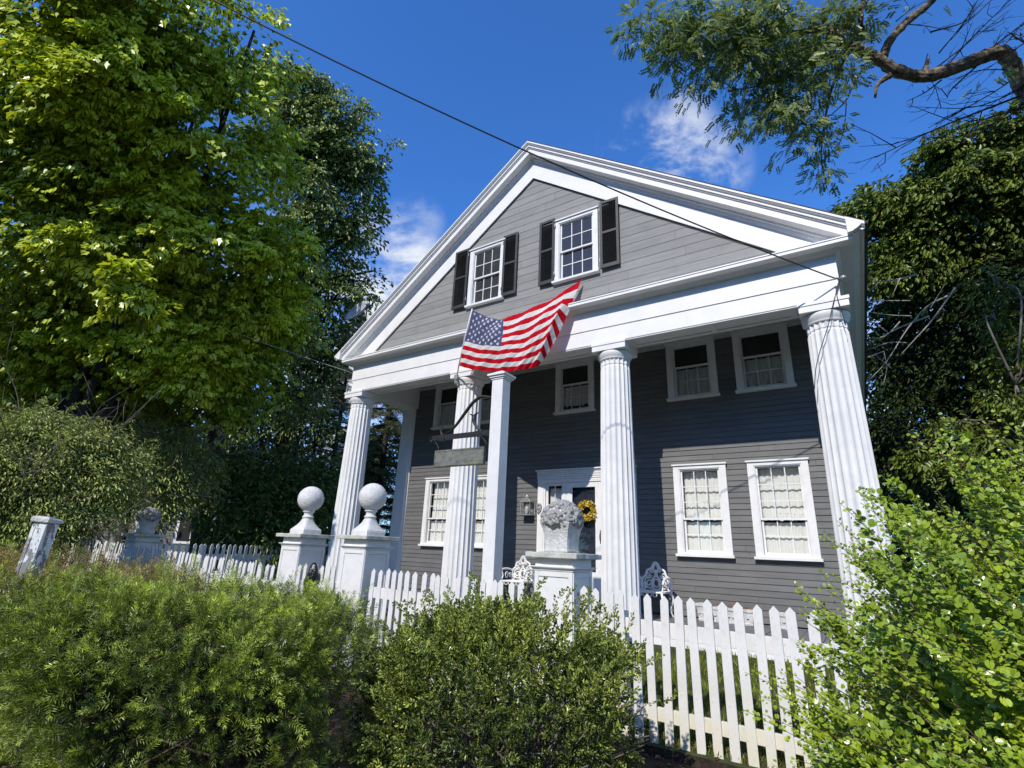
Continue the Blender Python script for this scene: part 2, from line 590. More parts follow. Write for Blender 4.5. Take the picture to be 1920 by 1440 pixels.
def copy_tree(o, parent=None):
    c = o.copy()
    COL.objects.link(c)
    if parent is not None:
        c.parent = parent
    for ch in list(o.children):
        copy_tree(ch, c)
    return c
# ================================================================== HOUSE
WY = 1.957            # front wall plane under the porch
FL = -0.2             # porch floor
E_ = 5.165            # half width of the entablature
YB = 11.4
SL = 0.7364           # roof slope
APEX = 9.351
house = thing('house', 'grey clapboard house with white temple front of four fluted columns and gable', 'house', (0, 0, FL))


def cut(x0, x1, spans):
    out = [(x0, x1)]
    for a, b in spans:
        nxt = []
        for p, q in out:
            if b <= p or a >= q:
                nxt.append((p, q))
                continue
            if a > p: nxt.append((p, a))
            if b < q: nxt.append((b, q))
        out = nxt
    return [(p, q) for p, q in out if q - p > .01]


WIN = dict(
    low=[(-4.144, -3.201), (-2.93, -1.987), (2.128, 3.071), (3.426, 4.37)],
    up=[(-4.085, -3.14), (-2.93, -1.985), (-.434, .51), (2.119, 3.064), (3.393, 4.338)],
    gab=[(-1.62, -.67), (.56, 1.51)])
OPEN_FRONT = [(a + .06, b - .06, .86, 2.39) for a, b in WIN['low']] + [(a + .06, b - .06, 3.77, 4.93) for a, b in WIN['up']] + \
    [(-.80, 1.34, -.3, 2.40)]
# ---- clapboards of the front wall
mb = MB()
z, k = FL + .02, 0
g = random.Random(3)
while z < 4.90:
    z1 = min(z + .1, 4.93)
    zm = (z + z1) / 2
    sp = [(a, b) for a, b, c, d in OPEN_FRONT if c < zm < d]
    joints = sorted(g.uniform(-4.6, 4.6) for _ in range(2))
    for p, q in cut(-4.80, 4.80, sp + [(j, j + .003) for j in joints]):
        o = g.uniform(-.0015, .0015)
        mb.prism([(WY + .012, z), (WY - .018 + o, z), (WY - .004 + o, z1 - .0012), (WY + .012, z1 - .0012)], 'x', p, q)
    z = z1
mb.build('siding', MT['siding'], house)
# ---- side and rear walls
mb = MB()
for s in (-1, 1):
    z = -.75
    while z < 4.34:
        x = s * 5.10
        mb.prism([(x - s * .02, z), (x + s * .018, z), (x + s * .004, z + .0988), (x - s * .02, z + .0988)] if s > 0 else
                 [(x - s * .02, z + .0988), (x + s * .004, z + .0988), (x + s * .018, z), (x - s * .02, z)], 'y', 2.25, YB)
        z += .1
mb.box(-5.08, 5.08, YB - .05, YB, -.75, 5.0)
mb.prism([(-5.0, 5.0), (5.0, 5.0), (0, 9.25)], 'y', YB - .05, YB)
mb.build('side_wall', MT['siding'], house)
# ---- dark rooms behind the windows, floor between storeys
mb = MB()
mb.box(-5.0, 5.0, 5.6, 5.65, -.4, 4.9)
mb.box(-5.0, 5.0, WY + .05, 5.6, -.30, -.26)
mb.box(-5.0, 5.0, WY + .05, 5.6, 2.75, 2.80)
mb.box(-5.0, 5.0, .45, YB - .06, 4.98, 5.02)
mb.box(-4.0, 4.0, 3.4, 3.45, 5.02, 7.8)
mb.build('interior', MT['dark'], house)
# ---- foundation and porch deck
mb = MB()
mb.box(-5.2, 5.2, -.02, .0, -.9, -.42)
mb.box(-5.2, -5.18, .0, 2.3, -.9, -.42)
mb.box(5.18, 5.2, .0, 2.3, -.9, -.42)
for x in (-5.2, 5.2):
    mb.box(min(x, x * .96), max(x, x * .96), 2.3, YB, -1.0, -.745)
mb.build('foundation', MT['concrete'], house)
mb = MB()
x = -5.32
while x < 5.3:
    mb.box(x, x + .134, -.10, WY - .02, FL - .03, FL + g.uniform(-.002, .002))
    x += .14
mb.build('porch_floor', MT['deck'], house)
mb = MB()
mb.box(-5.28, 5.28, -.075, -.045, -.42, FL - .032)
mb.build('porch_skirt', MT['trim'], house, .004)
# ---- entablature: architrave and cornice lofted round front and both sides


def uloft(mb, prof, yb=YB):
    rings = []
    for o, z in prof:
        rings.append([(-(E_ + o), yb, z), (-(E_ + o), -o, z), (E_ + o, -o, z), (E_ + o, yb, z)])
    mb.loft(rings, closed=False)


mb = MB()
uloft(mb, [(0, 4.362), (0, 4.652), (.016, 4.654), (.016, 5.018)])
for q in (((-E_, 0), (E_, 0), (E_, .443), (-E_, .443)), ((E_ - .445, .443), (E_, .443), (E_, 2.3), (E_ - .445, 2.3)),
          ((-E_, .443), (-E_ + .445, .443), (-E_ + .445, 2.3), (-E_, 2.3))):
    mb.poly([(x, y, 4.362) for x, y in q])
xi = E_ - .445
mb.poly([(-xi, .443, 4.362), (xi, .443, 4.362), (xi, .443, 4.94), (-xi, .443, 4.94)])
for s in (-1, 1):
    mb.poly([(s * xi, .443, 4.362), (s * xi, 2.3, 4.362), (s * xi, 2.3, 4.94), (s * xi, .443, 4.94)])
# raised panel frames under the beam
ds = [-5.10, -4.55, -3.73, -2.55, -1.95, -1.25, -.1, 1.25, 2.02, 3.39, 4.55, 5.10]
for y0, y1 in ((.012, .085), (.352, .430)):
    mb.box(-5.12, 5.12, y0, y1, 4.340, 4.3615)
for d in ds:
    mb.box(d - .04, d + .04, .086, .351, 4.341, 4.3615)
for s in (-1, 1):
    for a, b in ((.02, .09), (.36, .43)):
        x0, x1 = sorted((s * (E_ - a), s * (E_ - b)))
        mb.box(x0, x1, .445, 1.84, 4.340, 4.3615)
mb.build('architrave', MT['trim'], house)
mb = MB()
uloft(mb, [(.016, 5.018), (.03, 5.020), (.04, 5.035), (.07, 5.055), (.085, 5.075), (.10, 5.080), (.10, 5.090), (.25, 5.092),
           (.25, 5.142), (.262, 5.145), (.262, 5.158)])
# sloped weathering on top of the front cornice
mb.poly([(-E_ - .262, -.262, 5.158), (E_ + .262, -.262, 5.158), (E_ + .1, 0.01, 5.285), (-E_ - .1, 0.01, 5.285)])
mb.box(-E_ - .245, E_ + .245, -.246, -.236, 5.1575, 5.1725)
mb.build('cornice', MT['trim'], house)
# ---- side crown mouldings (eaves)
for s in (-1, 1):
    mb = MB()
    pr = [(.20, 5.150), (.264, 5.1585), (.275, 5.172), (.30, 5.182), (.335, 5.205), (.36, 5.228), (.372, 5.236), (.405, 5.238),
          (.405, 5.262), (.20, 5.41)]
    pts = [(s * (E_ + o), z) for o, z in pr]
    mb.prism(pts if s < 0 else pts[::-1], 'y', -.344, YB + .1)
    mb.build('eave_moulding', MT['trim'], house)
# ---- raking cornice
mb = MB()
rp = [(-.02, -.0), (-.346, .0), (-.346, .035), (-.335, .041), (-.322, .060), (-.302, .072), (-.296, .078), (-.296, .112), (-.276, .117),
      (-.272, .136), (-.262, .140), (-.256, .150), (-.25, .155), (-.25, .262), (-.115, .270), (-.108, .300), (-.085, .318),
      (-.075, .345), (-.060, .372), (-.048, .380), (-.048, .772), (.02, .772)]
for s in (-1, 1):
    ra, rb = [], []
    for y, n in rp:
        xe = min(5.568, (APEX - n - 5.165) / SL)
        ra.append((0, y, APEX - n))
        rb.append((s * xe, y, APEX - n - SL * xe))
    mb.loft([ra, rb] if s < 0 else [rb, ra], closed=False)
mb.build('raking_cornice', MT['trim'], house)
# ---- gable boarding
mb = MB()
op = [(a + .06, b - .06, 5.85, 7.20) for a, b in WIN['gab']]
z = 5.16
g = random.Random(5)
while z < 8.75:
    z1 = z + .178
    zm = (z + z1) / 2
    # split at window openings so that the boards fit round them
    cuts = sorted({z, z1 - .003} | {c for o in op for c in (o[2], o[3]) if z < c < z1 - .003})
    j = g.uniform(-3.5, 3.5)
    for c0, c1 in zip(cuts, cuts[1:]):
        xm = (8.66 - (c0 + c1) / 2) / SL
        if xm < .05: continue
        f0, f1 = (c0 - z) / .178, (c1 - z) / .178
        sp = [(o[0], o[1]) for o in op if o[2] < (c0 + c1) / 2 < o[3]]
        for p, q in cut(-xm, xm, sp + [(j, j + .003)]):
            mb.prism([(.03, c0), (-.0055 + .0055 * f0, c0), (-.0055 + .0055 * f1, c1), (.03, c1)], 'x', p, q)
    z = z1
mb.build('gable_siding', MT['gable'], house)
# ---- roof
mb = MB()
mb.prism([(-5.61, 5.222), (-5.61, 5.268), (0, 9.400), (5.61, 5.268), (5.61, 5.222), (0, 9.356)][::-1], 'y', -.312, YB + .2)
for i in range(1, 39):      # shingle courses
    zz = i * .105
    for s in (-1, 1):
        x = s * (5.61 - zz / SL)
        x2 = s * (5.61 - (zz + .1) / SL)
        zb = 5.268 + zz
        mb.poly([(x, -.30, zb + .006), (x2, -.30, zb + .101), (x2, YB + .2, zb + .101), (x, YB + .2, zb + .006)])
roof = mb.build('roof', MT['roof'], house)
mb = MB()        # black strip painting in the shadow line under the raking board
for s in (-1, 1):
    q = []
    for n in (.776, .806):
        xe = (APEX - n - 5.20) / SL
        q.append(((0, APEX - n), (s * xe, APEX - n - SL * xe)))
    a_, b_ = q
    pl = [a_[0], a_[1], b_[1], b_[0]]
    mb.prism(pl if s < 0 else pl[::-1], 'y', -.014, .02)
mb.build('rake_shadow_line', MT['shutter'], house)
# ---- porch ceiling
mb = MB()
mb.box(-xi, xi, .443, WY + .02, 4.935, 4.96)
mb.box(-xi, xi, WY - .05, WY - .019, 4.86, 4.934)
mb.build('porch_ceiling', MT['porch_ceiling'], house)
# ---- corner pilasters of the side walls
pil = None
for s in (-1, 1):
    mb = MB()
    x0, x1 = sorted((s * 5.20, s * 4.834))
    mb.box(x0, x1, 1.86, 2.26, FL, 4.20)
    mb.box(x0 - .02, x1 + .02, 1.84, 2.28, 4.205, 4.25)
    mb.box(x0 - .01, x1 + .01, 1.85, 2.27, 4.2505, 4.30)
    mb.box(x0 - .04, x1 + .04, 1.82, 2.28, 4.3005, 4.361)
    mb.box(x0 - .025, x1 + .025, 1.835, 2.285, FL, FL + .16)
    mb.build('pilaster', MT['trim'], house, .004)
    mb = MB()
    x0, x1 = sorted((s * 4.831, s * 4.785))
    mb.box(x0, x1, WY - .035, WY + .01, FL, 4.86)
    mb.build('corner_board', MT['trim'], house, .003)

# ---- columns
NF = 20


def column_ring(rad, z, depth, per=8):
    pts = []
    for i in range(NF * per):
        f = (i % per) / per
        th = 2 * PI * i / (NF * per)
        r = rad - depth * math.sin(PI * f) ** .8
        pts.append((r * math.cos(th), r * math.sin(th), z))
    return pts


def rad_at(t):
    return .302 - .045 * t ** 1.35      # entasis


col0 = None
for k, cx in enumerate((-5.02, -1.62, 1.67, 4.94)):
    if k == 0:
        c = bpy.data.objects.new('column', None)
        COL.objects.link(c)
        c.parent = house
        c.location = (cx, .273, 0)
        mb = MB()
        zs = list(np.linspace(0, 4.12, 15)) + [4.14, 4.155, 4.165, 4.25, 4.262]
        rings = []
        for z in zs:
            t = z / 4.26
            rr = rad_at(t)
            d = .026
            if 4.13 < z < 4.16: rr -= .010          # necking groove
            if z > 4.255: d = .004
            rings.append(column_ring(rr, z, d))
        mb.loft(rings, True, True)
        mb.build('shaft', MT['column'], c, local=True)
        mb = MB()
        mb.lathe([(.255, 4.255), (.268, 4.262), (.268, 4.275), (.285, 4.30), (.303, 4.335), (.309, 4.365), (.306, 4.39), (.29, 4.402)], n=48)
        h = .311
        mb.box(-h, h, -h, h, 4.403, 4.502)
        mb.box(-h - .012, h + .012, -h - .012, h + .012, 4.502, 4.556)
        mb.build('capital', MT['trim'], c, .004, local=True)
        col0 = c
    else:
        c = copy_tree(col0, house)
        c.location = (cx, .273, 0)

# ---- windows


def curtain(mb, x0, x1, tiers, y, seed, amp=.014):
    g = np.random.default_rng(seed)
    for ti, (zt, zb) in enumerate(tiers):
        nx = 70
        ph = np.cumsum(g.uniform(.25, .95, nx + 1))
        yy = y - ti * .012
        rows = []
        sc = g.uniform(0, 6)
        for r in range(7):
            f = r / 6
            row = []
            for i in range(nx + 1):
                x = x0 + (x1 - x0) * i / nx
                a = amp * (.5 + .6 * f)
                hem = .022 * abs(math.sin(x * 17 + sc)) + .010 * math.sin(x * 47 + sc)
                row.append((x, yy + a * math.sin(ph[i] + f * .6), zt + (zb - zt) * f - (hem if r == 6 else hem * .7 * f if r > 4 else 0)))
            rows.append(row)
        sm = mb.smooth
        mb.smooth = True
        mb.loft(rows, False)
        mb.smooth = sm


def frame_rect(mb, x0, x1, z0, z1, y0, y1, st, top, bot):
    mb.box(x0, x0 + st, y0, y1, z0, z1)
    mb.box(x1 - st, x1, y0, y1, z0, z1)
    mb.box(x0 + st, x1 - st, y0, y1, z1 - top, z1)
    mb.box(x0 + st, x1 - st, y0, y1, z0, z0 + bot)


def muntins(mb, x0, x1, z0, z1, nx, nz, y0, y1, w=.016):
    xs = [x0 + (x1 - x0) * i / nx for i in range(nx + 1)]
    for i in range(1, nx):
        mb.box(xs[i] - w / 2, xs[i] + w / 2, y0, y1, z0, z1)
    for j in range(1, nz):
        z = z0 + (z1 - z0) * j / nz
        for i in range(nx):
            a = xs[i] + (w / 2 if i else 0)
            b = xs[i + 1] - (w / 2 if i < nx - 1 else 0)
            mb.box(a, b, y0 + .001, y1 - .001, z - w / 2, z + w / 2)


def make_window(x0, x1, z0, z1, Y, zm, ntop, nbot, seed, mode, label=None, glass='glass', cas=.11):
    mb = MB()
    yf = Y - .048
    zc = z1 - .03
    mb.box(x0, x0 + cas, yf, Y + .02, z0 + .046, zc)
    mb.box(x1 - cas, x1, yf, Y + .02, z0 + .046, zc)
    mb.box(x0 + cas, x1 - cas, yf, Y + .02, zc - .062, zc)
    mb.box(x0 - .02, x1 + .02, Y - .075, Y + .02, zc + .0005, z1)
    for a, b in ((x0 + cas, x0 + cas + .016), (x1 - cas - .016, x1 - cas)):     # jamb linings
        mb.box(a, b, Y - .034, Y + .09, z0 + .046, zc - .063)
    mb.box(x0 + cas + .016, x1 - cas - .016, Y - .034, Y + .09, zc - .078, zc - .063)
    w = mb.build('window', MT['white'], house, .003)
    if label: w['label'] = label
    mb = MB()
    mb.box(x0 - .025, x1 + .025, Y - .095, Y + .10, z0, z0 + .045)
    mb.box(x0 + cas + .001, x1 - cas - .001, Y - .03, Y + .10, z0 + .0455, z0 + .075)
    mb.build('sill', MT['white'], w, .003)
    a, b = x0 + cas + .017, x1 - cas - .017
    zt, zb = zc - .079, z0 + .076
    up = MB()
    frame_rect(up, a, b, zm - .018, zt, Y + .002, Y + .034, .028, .026, .032)
    if ntop:
        muntins(up, a + .028, b - .028, zm + .014, zt - .026, *ntop, Y + .006, Y + .030)
    up.build('sash', MT['white'], w)
    lo = MB()
    frame_rect(lo, a + .006, b - .006, zb, zm + .016, Y + .036, Y + .068, .030, .030, .042)
    muntins(lo, a + .036, b - .036, zb + .042, zm - .014, *nbot, Y + .040, Y + .064)
    lo.build('sash', MT['white'], w)
    gl = MB()
    gl.poly([(a + .02, Y + .018, zm), (b - .02, Y + .018, zm), (b - .02, Y + .018, zt - .02), (a + .02, Y + .018, zt - .02)])
    gl.poly([(a + .03, Y + .052, zb + .03), (b - .03, Y + .052, zb + .03), (b - .03, Y + .052, zm - .006), (a + .03, Y + .052, zm - .006)])
    gl.build('pane', MT[glass], w)
    if mode == 'tiers':
        cb = MB()
        h = (zt - zb)
        t = [(zt - .02, zb + .72 * h), (zb + .77 * h, zb + .47 * h), (zb + .52 * h, zb + .40 * h),
             (zm - .055, zb + .19 * h), (zb + .22 * h, zb + .005)]
        curtain(cb, a + .01, b - .01, t, Y + .150, seed)
        cb.build('curtain', MT['curtain'], w)
    elif mode == 'porch':
        sc = MB()
        sc.poly([(a + .02, Y + .030, zm + .03), (b - .02, Y + .030, zm + .03), (b - .02, Y + .030, zt - .02), (a + .02, Y + .030, zt - .02)])
        sc.build('screen', MT['screen'], w)
        cb = MB()
        curtain(cb, a + .01, b - .01, [(zm - .03, zb + .34), (zb + .36, zb + .02 + .06 * (seed % 3))], Y + .105, seed, .02)
        cb.build('curtain', MT['curtain'], w)
    return w


for i, (a, b) in enumerate(WIN['low']):
    make_window(a, b, .80, 2.448, WY - .018, 1.458, (3, 3), (3, 2), 11 + i, 'tiers')
for i, (a, b) in enumerate(WIN['up']):
    make_window(a, b, 3.71, 4.935, WY - .018, 4.395, None, (3, 2), 21 + i, 'porch')
for i, (a, b) in enumerate(WIN['gab']):
    make_window(a, b, 5.794, 7.25, -.004, 6.50, (3, 2), (3, 2), 31 + i, 'none', glass='glass_sky', cas=.10)

# ---- louvred shutters beside the attic windows


def shutter(x0, x1, z0, z1, y, tilt):
    w, d = x1 - x0, .036
    p = bpy.data.objects.new('tmp', None)
    mb = MB()
    st = .05
    mb.box(0, st, 0, d, 0, z1 - z0)
    mb.box(w - st, w, 0, d, 0, z1 - z0)
    h = z1 - z0
    rails = [(0, .075), (h * .50, h * .50 + .055), (h - .055, h)]
    for a, b in rails:
        mb.box(st, w - st, .001, d - .001, a, b)
    o = mb.build('shutter', MT['shutter_frame'], house, .003, local=True)
    o.location = Vector((x0, y, z0)) - Vector((0, 0, FL))
    o.rotation_euler = (0, 0, tilt)
    lv = MB()
    for (a0, a1), (b0, b1) in zip(rails, rails[1:]):
        n = 17
        for i in range(n):
            zc = a1 + (b0 - a1) * (i + .5) / n
            lv.prism([(.004, zc - .017), (.009, zc - .019), (.034, zc + .015), (.029, zc + .017)], 'x', st, w - st)
    lv.build('louvres', MT['shutter'], o, local=True)
    for zc in (.18, h - .18):
        hg = MB()
        hg.box(-.014 if tilt > 0 else w, 0 if tilt > 0 else w + .014, -.006, .012, zc - .035, zc + .035)
        hg.build('hinge', MT['metal'], o, local=True)
    bpy.data.objects.remove(p)


for a, b, y, t in ((-2.03, -1.64, -.085, -.02), (-.69, -.33, -.075, .02), (.22, .575, -.08, -.02), (1.565, 1.94, -.085, .025)):
    shutter(a, b, 5.83, 7.305, y, t)

# ---- front door with surround
mb = MB()
yf = WY - .06
for s, (a, b) in ((0, (-.835, -.645)), (1, (1.20, 1.39))):
    mb.box(a, b, yf, WY + .03, FL + .003, 2.20)
    mb.box(a + .035, b - .035, yf - .012, yf - .0005, FL + .25, 2.10)
mb.box(-.845, 1.40, yf - .004, WY + .03, 2.2005, 2.235)
zz = 2.2355
for i in range(5):                       # reeded lintel
    mb.box(-.84, 1.395, yf - .006 - .010 * i, WY + .03, zz, zz + .038)
    zz += .043
mb.box(-.86, 1.42, yf - .085, WY + .03, zz, zz + .028)
for a, b in ((-.22, -.155), (.665, .735)):
    mb.box(a, b, yf + .008, WY + .10, FL + .003, 2.2)
sur = mb.build('door_surround', MT['white'], house, .003)
for a, b in ((-.645, -.22), (.735, 1.20)):
    mb = MB()
    frame_rect(mb, a, b, FL + .003, 2.2, WY - .02, WY + .02, .05, .06, .75)
    muntins(mb, a + .05, b - .05, FL + .753, 2.14, 2, 4, WY - .008, WY + .012)
    sl_ = mb.build('sidelight', MT['white'], house, .003)
    mb = MB()
    mb.poly([(a + .04, WY, FL + .74), (b - .04, WY, FL + .74), (b - .04, WY, 2.15), (a + .04, WY, 2.15)])
    mb.build('pane', MT['glass'], sl_)
    mb = MB()
    curtain(mb, a + .03, b - .03, [(2.10, 1.1), (1.12, .6)], WY + .1, 41)
    mb.build('curtain', MT['curtain'], sl_)
mb = MB()
frame_rect(mb, -.154, .664, FL + .02, 2.195, WY - .045, WY - .01, .150, .105, .22)
mb.box(-.004, .514, WY - .043, WY - .012, FL + .2405, .435)
dr = mb.build('front_door', MT['white'], house, .004)
mb = MB()
mb.box(-.004, .514, WY + .03, WY + .06, .43, 2.09)
for x0, x1, z0, z1 in ((.02, .24, .50, 1.10), (.27, .49, .50, 1.10), (.02, .24, 1.2, 2.0), (.27, .49, 1.2, 2.0)):
    frame_rect(mb, x0, x1, z0, z1, WY + .018, WY + .0295, .02, .02, .02)
mb.build('inner_door', MT['door'], dr)
mb = MB()
mb.poly([(-.004, WY - .028, .435), (.514, WY - .028, .435), (.514, WY - .028, 2.09), (-.004, WY - .028, 2.09)])
mb.build('pane', MT['glass'], dr)
mb = MB()
mb.tube(crom([(.632, WY - .046, 1.00), (.632, WY - .085, 1.04), (.632, WY - .095, 1.10), (.632, WY - .085, 1.16), (.632, WY - .046, 1.20)], 4), .011, 8)
mb.box(.615, .649, WY - .052, WY - .0452, .97, 1.23)
mb.build('handle', MT['iron'], dr)

# ---- things fixed to or hung on the house
num = bpy.data.curves.new('house_number', 'FONT')
num.body = '9'
num.size = .29
num.extrude = .010
num.bevel_depth = .003
num.align_x = 'CENTER'
num.offset = .004
tmp = bpy.data.objects.new('numeral', num)
COL.objects.link(tmp)
bpy.context.view_layer.update()
nme = bpy.data.meshes.new_from_object(tmp.evaluated_get(bpy.context.evaluated_depsgraph_get()))
bpy.data.objects.remove(tmp)
no = link_mesh('house_number', nme)
nme.materials.clear()
nme.materials.append(MT['number'])
no.location = (-.778, yf - .026, 1.562)
no.rotation_euler = (PI / 2, 0, 0)
tag(no, 'grey metal numeral 9 on the white casing left of the front door', 'house number')

ln = thing('wall_lantern', 'grey metal wall lantern with round lens on the siding left of the house number', 'lantern', (-1.05, WY - .02, 1.54))
mb = MB()
mb.box(-1.215, -.905, WY - .035, WY - .0195, 1.515, 1.80)
mb.build('back_plate', MT['metal'], ln, .004)
mb = MB()
for x in (-1.185, -.955):
    for y in (WY - .20, WY - .055):
        mb.box(x, x + .018, y, y + .018, 1.53, 1.79)
mb.box(-1.20, -.925, WY - .215, WY - .0355, 1.512, 1.53)
mb.box(-1.20, -.925, WY - .215, WY - .0355, 1.79, 1.812)
mb.prism([(-1.19, 1.8125), (-.935, 1.8125), (-.99, 1.87), (-1.13, 1.87)], 'y', WY - .20, WY - .05)
mb.lathe([(.05, 1.87), (.06, 1.90), (.035, 1.92), (.03, 1.95), (.012, 1.965)], (-1.06, WY - .125, 0), 16)
mb.build('cage', MT['metal'], ln, .003)
mb = MB()
mb.lathe([(.012, 1.53), (.03, 1.56), (.045, 1.62), (.04, 1.68), (.015, 1.71)], (-1.06, WY - .125, 0), 20)
mb.build('bulb', MT['bulb'], ln)
mb = MB()
for r in (.035, .055, .075):
    mb.tube([(-1.00 + r * math.cos(t), WY - .210 + .0, 1.66 + r * math.sin(t)) for t in np.linspace(0, 2 * PI, 25)], .005, 6)
mb.build('lens_ring', MT['metal'], ln)

wr = thing('wreath', 'yellow flower wreath hanging on the glass of the front door', 'wreath', (.352, WY - .05, 1.42))
g = np.random.default_rng(17)
mb = MB()
mb.tube([(.352 + .15 * math.cos(t), WY - .075, 1.606 + .15 * math.sin(t)) for t in np.linspace(0, 2 * PI, 33)], .022, 8)
mb.build('ring', MT['twig_brown'], wr)
n = 420
t = g.random(n) * 2 * PI
ph = g.random(n) * 2 * PI
rr = .045 * np.sqrt(g.random(n)) + .012
rad = .155 + rr * np.cos(ph)
pos = np.stack([.352 + rad * np.cos(t), WY - .078 - np.abs(rr * np.sin(ph)) - .004, 1.606 + rad * np.sin(t)], 1)
X = g.normal(size=(n, 3)) + np.array([0, -.6, 0])
V = scatter(OBOV[0], pos, X, g.normal(size=(n, 3)), .03 + .022 * g.random(n))
np_mesh('bloom', V, len(OBOV[0]), OBOV[1], MT['wreath'], wr, np.repeat(g.random(n), len(OBOV[0])))

# satellite dish on the left rake
dc = onY(674, 588, .18)
ds_ = thing('satellite_dish', 'pale grey satellite dish on the left slope of the roof', 'satellite dish', tuple(onY(686, 612, .10)))
mb = MB()
ax = nrm(np.array([.62, -.55, -.18]) - 0)          # dish axis, seen from below and nearly edge-on
ax = nrm(np.array([-.10, -.72, .30]))
ux = nrm(np.cross(ax, [0, 0, 1.0]))
uz = np.cross(ux, ax)
rings = []
for r in (0, .15, .3, .42, .50):
    rings.append([tuple(dc + (ux * math.cos(q) * 1.0 + uz * math.sin(q) * .62) * r + ax * (r * r * .55)) for q in np.linspace(0, 2 * PI, 37)[:-1]])
back = [[tuple(np.array(p) - ax * .012) for p in rg] for rg in rings[::-1]]
mb.smooth = True
mb.loft(rings + back, True)
mb.build('reflector', MT['dish'], ds_)
mb = MB()
foot = onY(684, 612, .14)
tip = onY(689, 571, -.12)
mb.tube([tuple(foot), tuple(dc - ax * .02 - uz * .2)], .022, 8)
mb.tube([tuple(foot + np.array([0, 0, .10])), tuple(tip)], .014, 8)
mb.build('arm', MT['iron'], ds_)
mb = MB()
mb.tube([tuple(tip - ax * .03), tuple(tip + ax * .06)], .04, 10)
mb.build('receiver', MT['dish'], ds_)
# ================================================================== GROUND
def ground_h(x, y):
    h = np.where(y < -2.55, -.95, np.where(y > -.2, -.40, -.88 + (y + 2.55) / 2.35 * .46))
    up = np.clip((-x - 3.2) * .03, 0, .22)
    return h + up * np.clip((y + 7) / 3, 0, 1)


xs = np.concatenate([[-400, -200, -100, -60, -40, -30, -24], np.arange(-20, 14.1, .5), [18, 24, 32, 45, 70, 120, 240, 400]])
ys = np.concatenate([[-300, -150, -80, -40, -25, -18, -14], np.arange(-11, -3.0, .5), [-2.8, -2.56, -2.54, -2.2, -1.8, -1.4, -1, -.6, -.21, -.19, .5, 1.5],
                     np.arange(3, 24, 2.0), [30, 45, 70, 120, 220, 400]])
mb = MB()
nx = len(xs)
for y in ys:
    for x in xs:
        mb.v.append((float(x), float(y), float(ground_h(np.array(x), np.array(y)))))
for j in range(len(ys) - 1):
    for i in range(nx - 1):
        ym = (ys[j] + ys[j + 1]) / 2
        xm = (xs[i] + xs[i + 1]) / 2
        mb.m = 1 if (-2.54 < ym or ym < -14) else 0
        mb.face((j * nx + i, j * nx + i + 1, (j + 1) * nx + i + 1, (j + 1) * nx + i))
tag(mb.build('ground', [MT['soil'], MT['turf']]), kind='structure')
mb = MB()
mb.box(-60, 60, -10.2, -8.6, -1.05, -.944)
tag(mb.build('pavement', MT['concrete']), kind='structure')
mb = MB()
mb.box(-60, 60, -18, -10.45, -1.2, -.946)
tag(mb.build('road', MT['asphalt']), kind='structure')
mb = MB()
mb.box(-60, 60, -10.44, -10.21, -1.2, -.84)
tag(mb.build('kerb', MT['concrete'], None, .02), kind='structure')
# grass
g = np.random.default_rng(3)
n = 34000
px = g.uniform(-1.0, 7.5, n)
py = g.uniform(-2.5, -.12, n)
keep = hump(np.stack([px, py, px * 0], 1), 4, 1.5) > -.55
px, py = px[keep], py[keep]
n = len(px)
pos = np.stack([px, py, ground_h(px, py) - .005], 1)
X = np.stack([g.normal(size=n) * .35, g.normal(size=n) * .35, np.ones(n)], 1)
T = np.array([(0, -.06, 0), (0, .06, 0), (.6, .045, .02), (1, 0, .12), (.6, -.045, .02)], float)
V = scatter(T, pos, X, g.normal(size=(n, 3)), g.uniform(.035, .085, n))
tag(np_mesh('grass', V, 5, [(0, 1, 2, 3, 4)], MT['grass'], None, np.repeat(g.random(n), 5)), kind='stuff')
# dead leaves under the hedge and along the fence
n = 5000
px = g.uniform(-2, 7, n)
py = g.uniform(-7.2, -2.2, n)
pos = np.stack([px, py, ground_h(px, py) + .012], 1)
V = scatter(OVATE[0], pos, g.normal(size=(n, 3)) * np.array([1, 1, .2]), np.array([0, 0, 1]) + g.normal(size=(n, 3)) * .4, g.uniform(.03, .08, n))
tag(np_mesh('leaf_litter', V, len(OVATE[0]), OVATE[1], MT['litter'], None), kind='stuff')

# ================================================================== FENCE
FY = -2.48
PICK_H = 1.315
mb = MB()
mb.prism([(-.0405, 0), (.0405, 0), (.0405, PICK_H - .044), (.003, PICK_H), (-.003, PICK_H), (-.0405, PICK_H - .044)], 'y', -.010, .010)
picket0 = mb.build('picket', MT['picket'], None, .003)
picket0.data.name = 'picket'


